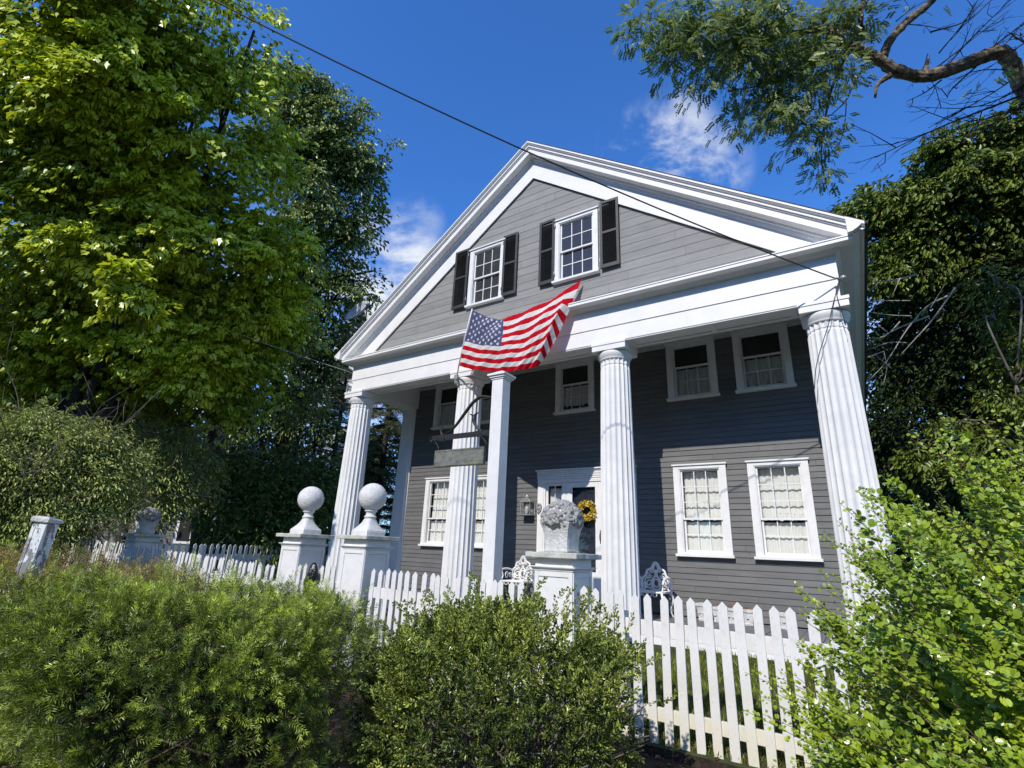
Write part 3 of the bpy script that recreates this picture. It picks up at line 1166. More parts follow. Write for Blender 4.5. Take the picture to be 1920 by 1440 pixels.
def fence(label, pts, tops, spacing, group='white picket fence runs', mat=None, faces=-1, name='picket_fence', start=0, seed=1):
    """pts: (x0,y0)->(x1,y1); tops: picket point height at both ends"""
    global picket0
    gg = random.Random(seed)
    p0, p1 = np.array(pts[0]), np.array(pts[1])
    L = np.linalg.norm(p1 - p0)
    d = (p1 - p0) / L
    ang = math.atan2(d[1], d[0])
    t = thing(name, label, 'picket fence', (float(p0[0]), float(p0[1]), float(tops[0] - PICK_H)), group)
    n = int(L / spacing) + 1
    for i in range(min(n, 100)):
        s = start + i * spacing
        if s > L: break
        o = picket0.copy()
        COL.objects.link(o)
        o.parent = t
        zt = tops[0] + (tops[1] - tops[0]) * s / L
        o.location = (d[0] * s, d[1] * s, zt - tops[0] + gg.uniform(-.013, .013))
        o.rotation_euler = (gg.gauss(0, .010), gg.gauss(0, .013), ang + gg.gauss(0, .04))
        o.scale = (gg.uniform(.95, 1.06), 1, 1)
    nv = np.array([-d[1], d[0]])
    for a, b in ((-.245, -.385), (-.985, -1.10)):
        mb = MB()
        q = []
        for s, zt in ((-.06, tops[0]), (L + .04, tops[1])):
            for off in (.0115, .052):
                for z in (zt + b, zt + a):
                    P = p0 + d * s + nv * off
                    q.append((P[0], P[1], z))
        mb.v = q
        for f in ((0, 1, 3, 2), (4, 6, 7, 5), (0, 4, 5, 1), (2, 3, 7, 6), (0, 2, 6, 4), (1, 5, 7, 3)):
            mb.face(f)
        mb.build('rail', MT['picket'] if mat is None else mat, t, .004)
    for s in np.arange(.4, L, 2.3):
        mb = MB()
        P = p0 + d * s + nv * .10
        mb.box(P[0] - .04, P[0] + .04, P[1] - .04, P[1] + .04, tops[0] - PICK_H - .12, tops[0] - .2)
        mb.build('post', MT['picket'], t, .004)
    return t


fence('white picket fence right of the stone flower basket, half covered by the bright barberry bush', ((2.36, FY), (7.9, FY)), (.425, .30), .1415, seed=2)
fence('white picket fence behind the round boxwood, between sign post and ball pier', ((-.92, FY), (1.66, FY)), (.452, .418), .1375, seed=3)
fence('short white picket gate between the two ball-topped piers', ((-2.60, FY), (-1.67, FY)), (.43, .445), .139, name='picket_gate', group='white picket fence runs', seed=4)
fence('sunlit white picket fence climbing from the left ball pier to the far pier', ((-8.55, FY), (-3.22, FY)), (.56, .375), .137, seed=5)
fence('shaded grey picket fence running back from the far pier beside the trees', ((-8.86, -2.0), (-8.86, 9.5)), (.62, .70), .150, seed=6)
fence('dappled white picket fence continuing beyond the far left pier', ((-12.6, FY), (-9.12, FY)), (.66, .58), .14, seed=7)
bpy.data.objects.remove(picket0)

# ================================================================== PIERS


def pier_mesh(parent, top, base, front_panel=True):
    h = .24
    mb = MB()
    x, y = parent.location.x, parent.location.y
    mb.box(x - h, x + h, y - h, y + h, base, top - .19)
    s = .006
    for q in (-1, 1):
        mb.box(x + q * h - (.05 if q > 0 else 0), x + q * h + (0 if q > 0 else .05), y - h - .012, y - h - .0005, base, top - .205)
        mb.box(x + h + .0005, x + h + .012, y + q * h - (.05 if q > 0 else 0), y + q * h + (0 if q > 0 else .05), base, top - .205)
    mb.box(x - h + .0505, x + h - .0505, y - h - .012, y - h - .0005, top - .26, top - .205)
    mb.box(x + h + .0005, x + h + .012, y - h + .0505, y + h - .0505, top - .26, top - .205)
    mb.build('shaft', MT['white'], parent, .003)
    mb = MB()
    mb.loft([[(x - a, y - a, z), (x + a, y - a, z), (x + a, y + a, z), (x - a, y + a, z)] for a, z in
             ((h + .013, top - .20), (h + .016, top - .185), (h + .045, top - .165), (h + .048, top - .152), (h + .0, top - .150), (h + .0, top - .062))], True, True)
    mb.build('neck_moulding', MT['white'], parent, .003)
    mb = MB()
    c = h + .092
    rg = random.Random(int(x * 10))
    n = 9
    ring = []
    for q in range(4):
        for i in range(n):
            f = -1 + 2 * i / n
            px, py = ((f, -1), (1, f), (-f, 1), (-1, -f))[q]
            ring.append((x + px * c + rg.uniform(-.006, .006), y + py * c + rg.uniform(-.006, .006)))
    mb.loft([[(px, py, z + rg.uniform(-.003, .003)) for px, py in ring] for z in (top - .061, top - .03, top - .002)], True, True)
    mb.build('cap', MT['slab'], parent, .008)


PIERS = {}
for nm, x, top, lab in (('corner', -8.82, .80, 'shaded white pier with stone flower basket at the far left fence corner'),
                        ('gate', -2.90, .895, 'white pier with slab cap left of the small picket gate'),
                        ('gate', -1.36, .897, 'white pier with slab cap right of the small picket gate'),
                        ('walk', 1.99, .768, 'white panelled pier in front of the door carrying the flower basket')):
    t = thing('gate_pier', lab, 'gate pier', (x, -2.26, -.95), 'white piers along the picket fence')
    pier_mesh(t, top, -.95)
    PIERS[x] = t


def sq_ring(r, z, e, n=40):
    """superellipse ring: e=2 circle, large e square"""
    out = []
    for k in range(n):
        a = 2 * PI * k / n
        c, s = math.cos(a), math.sin(a)
        q = (abs(c) ** e + abs(s) ** e) ** (-1 / e)
        out.append((r * q * c, r * q * s, z))
    return out


def finial():
    mb = MB()
    prof = [(.178, 0, 30), (.182, .05, 30), (.178, .075, 30), (.160, .095, 20), (.125, .140, 10), (.098, .19, 5), (.084, .235, 3), (.078, .262, 2),
            (.092, .268, 2), (.095, .280, 2), (.088, .290, 2), (.072, .30, 2), (.070, .335, 2), (.078, .352, 2), (.094, .358, 2), (.096, .372, 2), (.086, .382, 2)]
    for i in range(1, 17):
        a = -PI / 2 + .42 + (PI - .42) * i / 17
        prof.append((.215 * math.cos(a), .58 + .212 * math.sin(a), 2))
    prof.append((.008, .792, 2))
    mb.smooth = True
    rings = [sq_ring(r, z, e) for r, z, e in prof]
    for rg in rings:
        for i, p in enumerate(rg):
            q = np.array(p)
            k = 1 + (.010 * float(hump(q[None] * 1.0, 44, 9.0)[0]) if q[2] > .05 else .004 * float(hump(q[None], 45, 14.0)[0]))
            rg[i] = (q[0] * k, q[1] * k, q[2])
    mb.loft(rings, True, True)
    # pyramid foot stays crisp
    for i in range(len(mb.f)):
        if max(mb.v[k][2] for k in mb.f[i]) < .10: mb.sm[i] = False
    return mb


fm = None
for x, top, lab in ((-2.90, .895, 'white stone ball finial on the left gate pier, beside the tree shrubs'),
                    (-1.36, .897, 'white stone ball finial on the right gate pier, against the porch end')):
    t = thing('ball_finial', lab, 'finial', (x, -2.27, top), 'ball finials on the gate piers')
    if fm is None:
        fm = finial().build('ball', MT['stone_white'], t, local=True)
        t.rotation_euler = (0, 0, .02)
    else:
        c = fm.copy()
        COL.objects.link(c)
        c.parent = t
        t.rotation_euler = (0, 0, -.03)

# stone baskets of flowers
g = np.random.default_rng(12)


def rose_template():
    V, F = [(0, 0, .42)], []
    n = 12
    for r, z, m in ((.22, .50, .35), (.42, .40, .3), (.55, .18, .22), (.50, -.10, .1)):
        b = len(V)
        for k in range(n):
            q = r * (1 + m * math.cos(2 * PI * k / n * 3 + r * 9))
            V.append((q * math.cos(2 * PI * k / n), q * math.sin(2 * PI * k / n), z * (1 - .25 * math.cos(k * PI * .5 + r * 5))))
        for k in range(n):
            j = (k + 1) % n
            if b == 1: F.append((0, b + k, b + j))
            else: F.append((b - n + k, b + k, b + j, b - n + j))
    T = np.array(V, float)
    return T[:, [2, 0, 1]], F        # x axis points out of the dome


def basket(parent):
    mb = MB()
    prof = [(.150, 0), (.158, .012), (.158, .030), (.150, .036), (.150, .08), (.154, .15), (.163, .21), (.178, .27), (.196, .315), (.200, .33), (.19, .335)]
    mb.loft([sq_ring(r, z, 18, 32) for r, z in prof], True, True)
    mb.build('urn', MT['stone'], parent, local=True)
    n = 190
    d = sphere_dirs(n * 2, g)
    d = d[d[:, 2] > -.30][:n]
    pos = np.array([0, 0, .375]) + d * np.array([.215, .215, .19])
    T, F = rose_template()
    V = scatter(T, pos, d + g.normal(size=d.shape) * .2, g.normal(size=d.shape), g.uniform(.050, .078, len(d)))
    o = np_mesh('flowers', V, len(T), F, MT['petal_stone'], None)
    o.parent = parent
    core = MB()
    core.lathe([(.18, .30), (.23, .36), (.2, .46), (.1, .54), (.01, .56)], n=20)
    core.build('stem_core', MT['stone'], parent, local=True)


b1 = thing('flower_basket', 'carved stone basket of grey flowers on the pier before the front door', 'flower basket', (1.985, -2.30, .768), 'carved flower baskets on piers')
basket(b1)
b2 = copy_tree(b1)
b2.location = (-8.82, -2.28, .80)
b2['label'] = 'carved stone basket of flowers on the far left corner pier'

# ================================================================== SIGN POST
SY = -1.98
pc = onY(921.5, 740, SY)
px0 = float(pc[0])
PW = .195
sp = thing('sign_post', 'tall square white post with iron bracket standing behind the fence', 'sign post', (px0 + PW / 2, SY + .1, -.8))
ptop = 3.30
mb = MB()
mb.box(px0, px0 + PW, SY, SY + .205, -.8, ptop - .10)
mb.build('post', MT['column'], sp, .006)
mb = MB()
cx, cy = px0 + PW / 2, SY + .1025
for a, z0, z1 in ((.115, -.10, -.075), (.135, -.0745, -.045), (.158, -.0445, -.012)):
    mb.box(cx - a, cx + a, cy - a, cy + a, ptop + z0, ptop + z1)
mb.loft([[(cx - a, cy - a, z), (cx + a, cy - a, z), (cx + a, cy + a, z), (cx - a, cy + a, z)] for a, z in ((.150, ptop - .0115), (.03, ptop + .055))], True, True)
mb.build('cap', MT['white'], sp, .004)


def zp(x, y, Y=SY + .1):          # a point read off an enlarged view of the sign
    return tuple(onY(780 + x / 8, 720 + y / 8, Y))


bar = MB()
a, b = np.array(zp(250, 835)), np.array(zp(1110, 712))
z0 = (a[2] + b[2]) / 2
mb = MB()
mb.box(a[0], px0 - .001, cy - .022, cy + .022, z0 - .038, z0 + .038)
mb.build('bracket_bar', MT['iron'], sp, .004)
mb = MB()
z0d = z0 + .04
arc = crom([(px0 - .002, cy, zp(1130, 212)[2]), zp(1085, 196), zp(1020, 190), zp(950, 205), zp(860, 275), zp(780, 375), zp(700, 485), zp(600, 620), zp(520, 700), (zp(440, 790)[0], cy, z0d)], 5)
nn = len(arc)
for i, (rr, sq) in enumerate(((.020, 8),)):
    mb.tube(arc, [.014 + .012 * math.sin(PI * k / (nn - 1)) for k in range(nn)], 8)
q = crom([(zp(1000, 690)[0], cy, z0d - .01), zp(920, 660), zp(875, 570), zp(872, 500), zp(905, 445), zp(958, 424)], 5)
mb.tube(q, list(np.concatenate([np.linspace(.012, .032, len(q) // 2), np.linspace(.034, .004, len(q) - len(q) // 2)])), 8)
q = crom([zp(870, 505), zp(845, 468), zp(803, 452)], 5)
mb.tube(q, list(np.linspace(.028, .004, len(q))), 8)
q = crom([(zp(405, 800)[0], cy, z0d - .01), zp(378, 735), zp(382, 670), zp(405, 645), zp(432, 652)], 5)
mb.tube(q, list(np.linspace(.020, .008, len(q))), 8)
mb.build('scroll', MT['iron'], sp)
mb = MB()
c = np.array([a[0] - .01, cy, z0 - .02])
mb.tube([tuple(c + np.array([.055 * math.cos(t) * (1 - t / 9), 0, .055 * math.sin(t) * (1 - t / 9)])) for t in np.linspace(.6, 6.5, 22)], .013, 8)
mb.build('bracket_curl', MT['iron'], sp)
for a_ in ((zp(370, 800)[0], zp(432, 800)[0], cy - .028, cy + .028, z0 - .05, z0 + .05), (zp(915, 740)[0], zp(1000, 740)[0], cy - .028, cy + .028, z0 - .045, z0 + .045),
           (px0 - .02, px0 - .0005, cy - .07, cy + .07, z0 - .16, z0 + .12)):
    mb = MB()
    mb.box(*a_)
    mb.build('bracket_clamp', MT['iron'], sp, .003)

tl, tr, br, bl = zp(300, 1020), zp(1036, 925), zp(1040, 1190), zp(300, 1268)
hs = thing('hanging_sign', 'blank lichen-stained wooden sign board hanging from the iron bracket', 'sign', ((tl[0] + tr[0]) / 2, cy, bl[2]))
mb = MB()
zt, zb = (tl[2] + tr[2]) / 2, (bl[2] + br[2]) / 2
mb.box(tl[0], tr[0], cy - .03, cy + .03, zb, zt)
mb.build('board', MT['sign'], hs, .004)
mb = MB()
frame_rect(mb, tl[0] + .012, tr[0] - .012, zb + .012, zt - .012, cy - .036, cy - .0305, .012, .012, .012)
mb.build('edge_bead', MT['sign'], hs)
for xx in (zp(315, 940)[0], zp(1030, 840)[0]):
    mb = MB()
    mb.tube(crom([(xx - .02, cy, z0 - .038), (xx - .045, cy, z0 - .07), (xx, cy, (zt + z0) / 2 - .005), (xx + .035, cy, zt + .03), (xx, cy, zt + .004)], 6), .009, 8)
    mb.build('hook', MT['iron'], hs)

# ================================================================== FLAG
cu = [0, .2, .4, .6, .8, .88, 1]
ctrl = {0: [(886, 582), (872.5, 636), (861, 686)], .2: [(919, 596), (905, 643), (892, 694)], .4: [(945, 597), (940, 645), (935, 697)],
        .6: [(990, 581), (985, 636), (968, 695)], .8: [(1040, 557), (1026, 614), (994, 690)], .88: [(1062, 543), (1038, 604), (1003, 688)],
        1: [(1091, 523.5), (1046, 628), (1010, 686)]}
cyy = {0: [-.60, -.48, -.36], .2: [-.58, -.58, -.46], .4: [-.54, -.60, -.52], .6: [-.44, -.52, -.50], .8: [-.31, -.45, -.42], .88: [-.25, -.44, -.40], 1: [-.085, -.30, -.30]}
P = np.array([[onY(*ctrl[u][k], cyy[u][k]) for k in range(3)] for u in cu])        # (7,3,3)


def flag_pt(u, v):
    # quadratic through the three rows, monotone cubic along the fly
    col = []
    for k in range(3):
        i = min(max(np.searchsorted(cu, u) - 1, 0), 5)
        t = (u - cu[i]) / (cu[i + 1] - cu[i])
        p0, p1 = P[i, k], P[i + 1, k]
        h = cu[i + 1] - cu[i]
        m0 = (P[i + 1, k] - P[i - 1, k]) / (cu[i + 1] - cu[i - 1]) * h if i > 0 else p1 - p0
        m1 = (P[i + 2, k] - P[i, k]) / (cu[i + 2] - cu[i]) * h if i < 5 else p1 - p0
        if i == 4: m1 = (p1 - p0)
        if i == 5: m0 = (p1 - p0)
        col.append((2 * t ** 3 - 3 * t ** 2 + 1) * p0 + (t ** 3 - 2 * t ** 2 + t) * m0 + (-2 * t ** 3 + 3 * t ** 2) * p1 + (t ** 3 - t ** 2) * m1)
    a, b, c = col
    pt = a * (1 - v) * (1 - 2 * v) + b * 4 * v * (1 - v) + c * v * (2 * v - 1)
    w = .0035 * math.sin(150 * u + 70 * v + 3 * math.sin(9 * u)) * min(1, u * 3) + .017 * math.sin(31 * u + 9 * v + 2 * math.sin(5 * v)) * min(1, u * 4) + .009 * math.sin(64 * u + 19 * v) * (.3 + v) + .012 * math.sin(14 * u - 7 * v)
    w *= (1 if u < .9 else .5)
    return pt + np.array([.25, -1, .12]) * w


fl = thing('flag', 'large American stars and stripes flag blowing from a pole on the porch front', 'flag', tuple(flag_pt(0, 1)))
NU, NV = 150, 78
mb = MB()
mb.smooth = True
for j in range(NV + 1):
    for i in range(NU + 1):
        mb.v.append(tuple(flag_pt(i / NU, j / NV)))
for j in range(NV):
    for i in range(NU):
        st = int(j / 6)
        mb.m = 0 if st % 2 == 0 else 1
        if i < .4 * NU and st < 7: mb.m = 2
        q = j * (NU + 1) + i
        mb.face((q, q + 1, q + NU + 2, q + NU + 1))
cl = mb.build('cloth', [MT['flag_red'], MT['flag_white'], MT['flag_blue']], fl)
mb = MB()
for r in range(9):
    for c in range(6 if r % 2 == 0 else 5):
        u = .4 * ((c + .5) / 6 if r % 2 == 0 else (c + 1) / 6)
        v = (7 / 13) * (r + .72) / 9.4
        p = flag_pt(u, v)
        du = flag_pt(u + .01, v) - flag_pt(u - .01, v)
        dv = flag_pt(u, v + .01) - flag_pt(u, v - .01)
        nn = nrm(np.cross(dv, du))
        if nn[1] > 0: nn = -nn
        su, sv = nrm(du) * .040, nrm(dv) * .040
        for sgn in (1, -1):
            pts = [p + nn * .004 * sgn]
            for k in range(10):
                aa = PI / 2 + k * PI / 5
                rr = 1 if k % 2 == 0 else .42
                pts.append(p + nn * .004 * sgn + su * math.cos(aa) * rr - sv * math.sin(aa) * rr)
            b0 = len(mb.v)
            mb.v += [tuple(x) for x in pts]
            for k in range(10):
                mb.face((b0, b0 + 1 + k, b0 + 1 + (k + 1) % 10))
mb.build('stars', MT['flag_white'], cl)
mb = MB()
pole = [flag_pt(0, v) + np.array([-.018, 0, 0]) for v in (-.03, .5, 1.0)]
br_ = onY(857, 706, -.055)
mb.tube([tuple(br_)] + [tuple(p) for p in pole[::-1]], .014, 8)
mb.build('pole', MT['white'], fl)
mb = MB()
mb.box(br_[0] - .04, br_[0] + .04, br_[1] - .05, br_[1] + .04, br_[2] - .08, br_[2] + .03)
mb.tube([tuple(br_ + np.array([0, -.03, -.08])), tuple(br_ + np.array([.0, -.06, -.16])), tuple(br_ + np.array([.02, -.04, -.20]))], .012, 6)
mb.build('pole_bracket', MT['metal'], fl, .004)

# ================================================================== PORCH FURNITURE


def spiral(mb, c, r0, turns, a0, sgn, y, rad=.013, sx=1, sz=1):
    pts = []
    for t in np.linspace(0, 1, int(16 * turns)):
        a = a0 + sgn * 2 * PI * turns * t
        r = r0 * (1 - .82 * t)
        pts.append((c[0] + r * sx * math.cos(a), y, c[1] + r * sz * math.sin(a)))
    mb.tube(pts, rad, 6)


def seat_back(mb, xc, w, lean=.0):
    y = .20
    h = w / 2
    out = [(-h, .38), (-h * 1.04, .50), (-h * .96, .60), (-h * .72, .655), (-h * .60, .74), (-h * .30, .775), (-h * .16, .84), (0, .875)]
    pts = [(xc + a, y, b) for a, b in out]
    pts += [(xc - a, y, b) for a, b in out[-2::-1]]
    mb.tube(crom(pts, 3), .021, 6)
    for s in (-1, 1):
        spiral(mb, (xc + s * h * .50, .52), h * .34, 1.6, 0 if s > 0 else PI, -s, y)
        spiral(mb, (xc + s * h * .52, .66), h * .22, 1.4, PI if s > 0 else 0, s, y)
        mb.tube(crom([(xc + s * h * .92, y, .40), (xc + s * h * .75, y, .47), (xc + s * h * .80, y, .58), (xc + s * h * .5, y, .62)], 5), .014, 6)
        mb.tube(crom([(xc, y, .40), (xc + s * h * .26, y, .46), (xc + s * h * .20, y, .58), (xc + s * h * .05, y, .68), (xc + s * h * .16, y, .78), (xc, y, .86)], 5), .014, 6)
        spiral(mb, (xc + s * h * .80, .50), h * .20, 1.3, 0, s, y, .011)
        spiral(mb, (xc + s * h * .26, .74), h * .16, 1.3, PI, -s, y, .011)
        spiral(mb, (xc + s * h * .28, .43), h * .15, 1.2, PI, s, y, .011)
    for r in (.05, .085):
        mb.tube([(xc + r * math.cos(t), y, .53 + 1.3 * r * math.sin(t)) for t in np.linspace(0, 2 * PI, 20)], .013, 6)
    mb.lathe([(.0, .70), (.03, .71), (.032, .74), (.0, .76)], (xc, y, 0), 10)


def garden_seat(label, x, y, w, npan, rz, name):
    t = thing(name, label, 'garden seat' if npan == 1 else 'bench', (x, y, FL), None, rz)
    mb = MB()
    for i in range(npan):
        seat_back(mb, (-w / 2 + w / npan * (i + .5)), w / npan * .98)
    mb.build('backrest', MT['white'], t, local=True)
    mb = MB()
    h = w / 2
    mb.tube([(-h, .20, .40), (-h, -.22, .40), (-h + .05, -.26, .40), (h - .05, -.26, .40), (h, -.22, .40), (h, .20, .40), (-h, .20, .40)], .017, 6)
    n = int(w / .055)
    for i in range(1, n):
        xx = -h + w * i / n
        mb.box(xx - .014, xx + .014, -.25, .195, .395, .405)
    for yy in (-.16, -.05, .07):
        mb.box(-h + .01, h - .01, yy - .01, yy + .01, .4055, .4125)
    for i in range(int(w / .09)):          # pierced apron
        xx = -h + .045 + .09 * i
        mb.tube([(xx + .035 * math.cos(a), -.262, .365 + .028 * math.sin(a)) for a in np.linspace(0, 2 * PI, 12)], .008, 5)
    mb.build('seat', MT['white'], t, local=True)
    for s in (-1, 1):
        mb = MB()
        mb.tube(crom([(s * h, .20, .60), (s * (h + .02), .05, .625), (s * (h + .03), -.12, .62), (s * (h + .03), -.22, .585), (s * (h + .03), -.25, .54), (s * (h + .02), -.21, .52)], 5), .019, 8)
        mb.tube(crom([(s * (h + .02), -.20, .60), (s * h, -.17, .50), (s * h, -.23, .41)], 5), .014, 6)
        for c_, r_ in (((-.02, .50), .075), ((.11, .50), .05)):
            mb.tube([(s * h, c_[0] + r_ * (1 - .7 * q) * math.cos(8 * q), c_[1] + r_ * (1 - .7 * q) * math.sin(8 * q)) for q in np.linspace(0, 1, 22)], .010, 6)
        mb.build('armrest', MT['white'], t, local=True)
        for yy in (-.22, .18):
            mb = MB()
            mb.tube(crom([(s * h * .97, yy, .40), (s * (h + .02), yy + (-.05 if yy < 0 else .03), .28), (s * h * .96, yy, .12), (s * (h + .01), yy + (-.04 if yy < 0 else .04), .0)], 5), [.022] * 5 + [.018] * 5 + [.014] * 5 + [.02], 8)
            mb.build('leg', MT['white'], t, local=True)
    return t


garden_seat('ornate white iron garden chair on the porch left of the flower-basket pier', -.93, 1.36, .50, 1, .05, 'garden_chair')
garden_seat('ornate white iron garden bench on the porch right of the third column', 1.52, 1.45, 1.06, 2, -.06, 'garden_bench')


def trough(label, x, w, h, y, group=None, needles=True):
    t = thing('porch_planter', label, 'planter', (x, y, FL), group)
    mb = MB()
    mb.loft([[(x - a, y - b, z), (x + a, y - b, z), (x + a, y + b, z), (x - a, y + b, z)] for a, b, z in
             ((w / 2 - .02, .09, FL + .002), (w / 2 - .015, .095, FL + .03), (w / 2 - .02, .09, FL + .04), (w / 2, .105, FL + h - .05), (w / 2 + .015, .12, FL + h - .045),
              (w / 2 + .015, .12, FL + h), (w / 2 - .02, .085, FL + h), (w / 2 - .02, .085, FL + h - .03))], True, True)
    for i in range(int(w / .07)):
        xx = x - w / 2 + .04 + .07 * i
        mb.lathe([(.0, -.012), (.022, -.006), (.026, .0), (.022, .008), (.0, .012)], (xx, y - .098, FL + h * .45), 8)
    mb.build('trough', MT['stone'], t, .004)
    if needles:
        gg = np.random.default_rng(int(x * 100))
        n = 260
        pos = np.stack([x + gg.uniform(-w / 2, w / 2, n), y + gg.uniform(-.08, .08, n), FL + h - .02 + gg.random(n) * .03], 1)
        T = np.array([(0, -.02, 0), (0, .02, 0), (1, .012, .05), (1, -.012, .05)], float)
        V = scatter(T, pos, gg.normal(size=(n, 3)) * np.array([1, 1, .25]) + np.array([0, 0, .15]), gg.normal(size=(n, 3)), gg.uniform(.06, .14, n))
        np_mesh('dry_needles', V, 4, [(0, 1, 2, 3)], MT['litter'], t)
    return t


trough('long white porch planter filled with brown dry needles behind the fence', 3.05, .62, .24, 1.62, 'white planters along the porch wall')
trough('small white carved planter between the bench and the long needle planter', 2.58, .17, .27, 1.62, 'white planters along the porch wall', False)
trough('white carved planter right of the long needle planter, beside the barberry', 3.75, .30, .23, 1.62, 'white planters along the porch wall', False)

# black plastic bag on the gate
bc = onY(586, 1082, -2.53)
mb = MB()
mb.smooth = True
rings = []
for i in range(15):
    f = i / 14
    r = .115 * math.sin(PI * min(1, f * .9 + .05)) ** .7
    rings.append([])
    for k in range(24):
        a = 2 * PI * k / 24
        d = np.array([math.cos(a), math.sin(a), 2 * f])
        q = r * (1 + .22 * hump(d[None] * 1.2, 8, 2.2)[0])
        rings[-1].append((bc[0] + q * math.cos(a) + .05 * (f - .5), bc[1] - .02 + q * .65 * math.sin(a), bc[2] - .26 + .47 * f))
mb.loft(rings, True, True)
tag(mb.build('plastic_bag', MT['bag']), 'black plastic bag slumped over the picket gate beside the left ball pier', 'bag')

# dry tan flower stalk behind the fence
sc_ = onY(925, 1092, -1.7)
ds2 = thing('dry_plant', 'dry tan flower head behind the pickets left of the sign post foot', 'plant', (sc_[0], sc_[1], -.75))
mb = MB()
mb.tube([(sc_[0], sc_[1], -.75), (sc_[0] + .02, sc_[1], -.2), (sc_[0], sc_[1], sc_[2])], .012, 6)
mb.build('stem', MT['tan'], ds2)
gg = np.random.default_rng(4)
n = 90
pos = np.array(sc_) + gg.normal(size=(n, 3)) * np.array([.035, .035, .075])
V = scatter(OVATE[0], pos, gg.normal(size=(n, 3)), gg.normal(size=(n, 3)), gg.uniform(.04, .09, n))
np_mesh('bloom', V, len(OVATE[0]), OVATE[1], MT['tan'], ds2)

# peeling post standing in the hedge
pp = at(54, 1020, 4.2)
post = thing('wooden_post', 'square wooden post with peeling white paint rising from the yew hedge', 'post', (float(pp[0]), float(pp[1]), -.95))
mb = MB()
mb.box(-.058, .058, -.058, .058, 0, 1.775)
for a, b in ((-.059, -.03), (.03, .059)):
    mb.box(a, b, -.0625, -.0585, .3, 1.76)
mb.build('shaft', MT['peel'], post, .006, local=True)
mb = MB()
mb.loft([[(-a, -a, z + s * .02), (a, -a, z + s * .02), (a, a, z - s * .0), (-a, a, z)] for a, z, s in ((.068, 1.777, 0), (.078, 1.785, 0), (.078, 1.80, .6), (.06, 1.812, .9))], True, True)
mb.build('cap', MT['stone'], post, .004, local=True)
mb = MB()
mb.box(-.11, -.06, -.04, .04, 1.25, 1.34)
mb.build('bracket', MT['iron'], post, .006, local=True)
post.rotation_euler = (.0, .055, .55)

# ================================================================== WIRES


def wire(name, label, p0, p1, sag, rad, n=40):
    p0, p1 = np.array(p0, float), np.array(p1, float)
    pts = [tuple(p0 + (p1 - p0) * t - np.array([0, 0, 4 * sag * t * (1 - t)])) for t in np.linspace(0, 1, n)]
    mb = MB()
    mb.tube(pts, rad, 8)
    return mb


hk = onY(1574, 526, -.04)
far_ = at(400, 0, 6.2)
wt = thing('power_line', 'black service wire crossing the sky down to the right gable corner', 'wire', tuple(hk))
mb = MB()
mb.tube([tuple(hk + np.array([-.05, -.06, .02]) + (far_ - hk) * q + np.array([0, 0, .72 * q * (q - 1)])) for q in np.linspace(0, 2.4, 70)], .0095, 8)
mb.build('cable', MT['wire'], wt)
mb = MB()
mb.tube([tuple(hk + np.array([.02, .03, 0])), tuple(hk + np.array([-.02, -.06, .01])), tuple(hk + np.array([-.06, -.08, .02]))], .016, 8)
mb.lathe([(.018, -.03), (.034, -.02), (.034, .02), (.018, .03)], tuple(hk + np.array([.05, -.03, .02])), 12)
mb.build('insulator', MT['metal'], wt)
mb = MB()
mb.tube(crom([tuple(hk), tuple(onY(1568, 548, -.06)), tuple(onY(1580, 590, -.06)), tuple(onY(1586, 610, -.03))], 5), .006, 6)
mb.tube(crom([tuple(hk), tuple(onY(1562, 570, -.06)), tuple(onY(1553, 610, -.04)), tuple(onY(1540, 650, -.045)), tuple(onY(1530, 690, -.045)), tuple(onY(1527, 730, -.04))], 5), .006, 6)
mb.build('drop_wire', MT['wire'], wt)
hl = onY(660, 699, -.03)
wl = thing('phone_line', 'thin grey wire before the trees, tied to the left end of the porch beam', 'wire', tuple(hl))
f2 = at(0, 425, 13.2)
mb = wire('w', '', hl, hl + (f2 - hl) * 1.4, .30, .0055, 50)
mb.build('cable', MT['dish'], wl)
mb = MB()
mb.tube(crom([tuple(onY(661, 716, -.02)), tuple(onY(654, 721, -.06)), tuple(onY(649.5, 731, -.08)), tuple(onY(652, 738, -.06))], 5), .006, 6)
mb.build('loop', MT['dish'], wl)
# ================================================================== TREES


def blob(px, py, d, rpx, flat=1.0):
    r = rpx * d / F_PX
    return (at(px, py, d), np.array([r, r, r * flat]))


def trunk_mesh(parent, mat, segs, name='trunk', n=12, seed=0, ridge=0):
    """segs: list of (points, r0, r1); lumpy tapered limbs in one mesh"""
    mb = MB()
    g = np.random.default_rng(seed)
    for pts, r0, r1 in segs:
        c = crom(pts, 6) if len(pts) > 2 else [tuple(np.array(pts[0]) + (np.array(pts[1]) - np.array(pts[0])) * t) for t in np.linspace(0, 1, 5)]
        rad = [(r0 + (r1 - r0) * (k / (len(c) - 1)) ** .8) * (1 + .07 * g.normal()) for k in range(len(c))]
        if r0 > .2: rad[0] *= 1.35
        b0 = len(mb.v)
        if ridge and r0 < .12: n_ = 14
        else: n_ = n
        mb.tube(c, rad, n_)
        if ridge:                                   # furrowed bark: ridges that wander round the limb
            for k, p in enumerate(c):
                for q in range(n_):
                    i = b0 + k * n_ + q
                    v = np.array(mb.v[i]) - np.array(p)
                    a = 2 * PI * q / n_
                    f = 1 + ridge * (abs(math.sin(a * 4.5 + .35 * k + .9 * math.sin(k * .8))) - .5) + .05 * math.sin(k * 1.7 + a * 2)
                    mb.v[i] = tuple(np.array(p) + v * f)
    return mb.build(name, mat, parent)


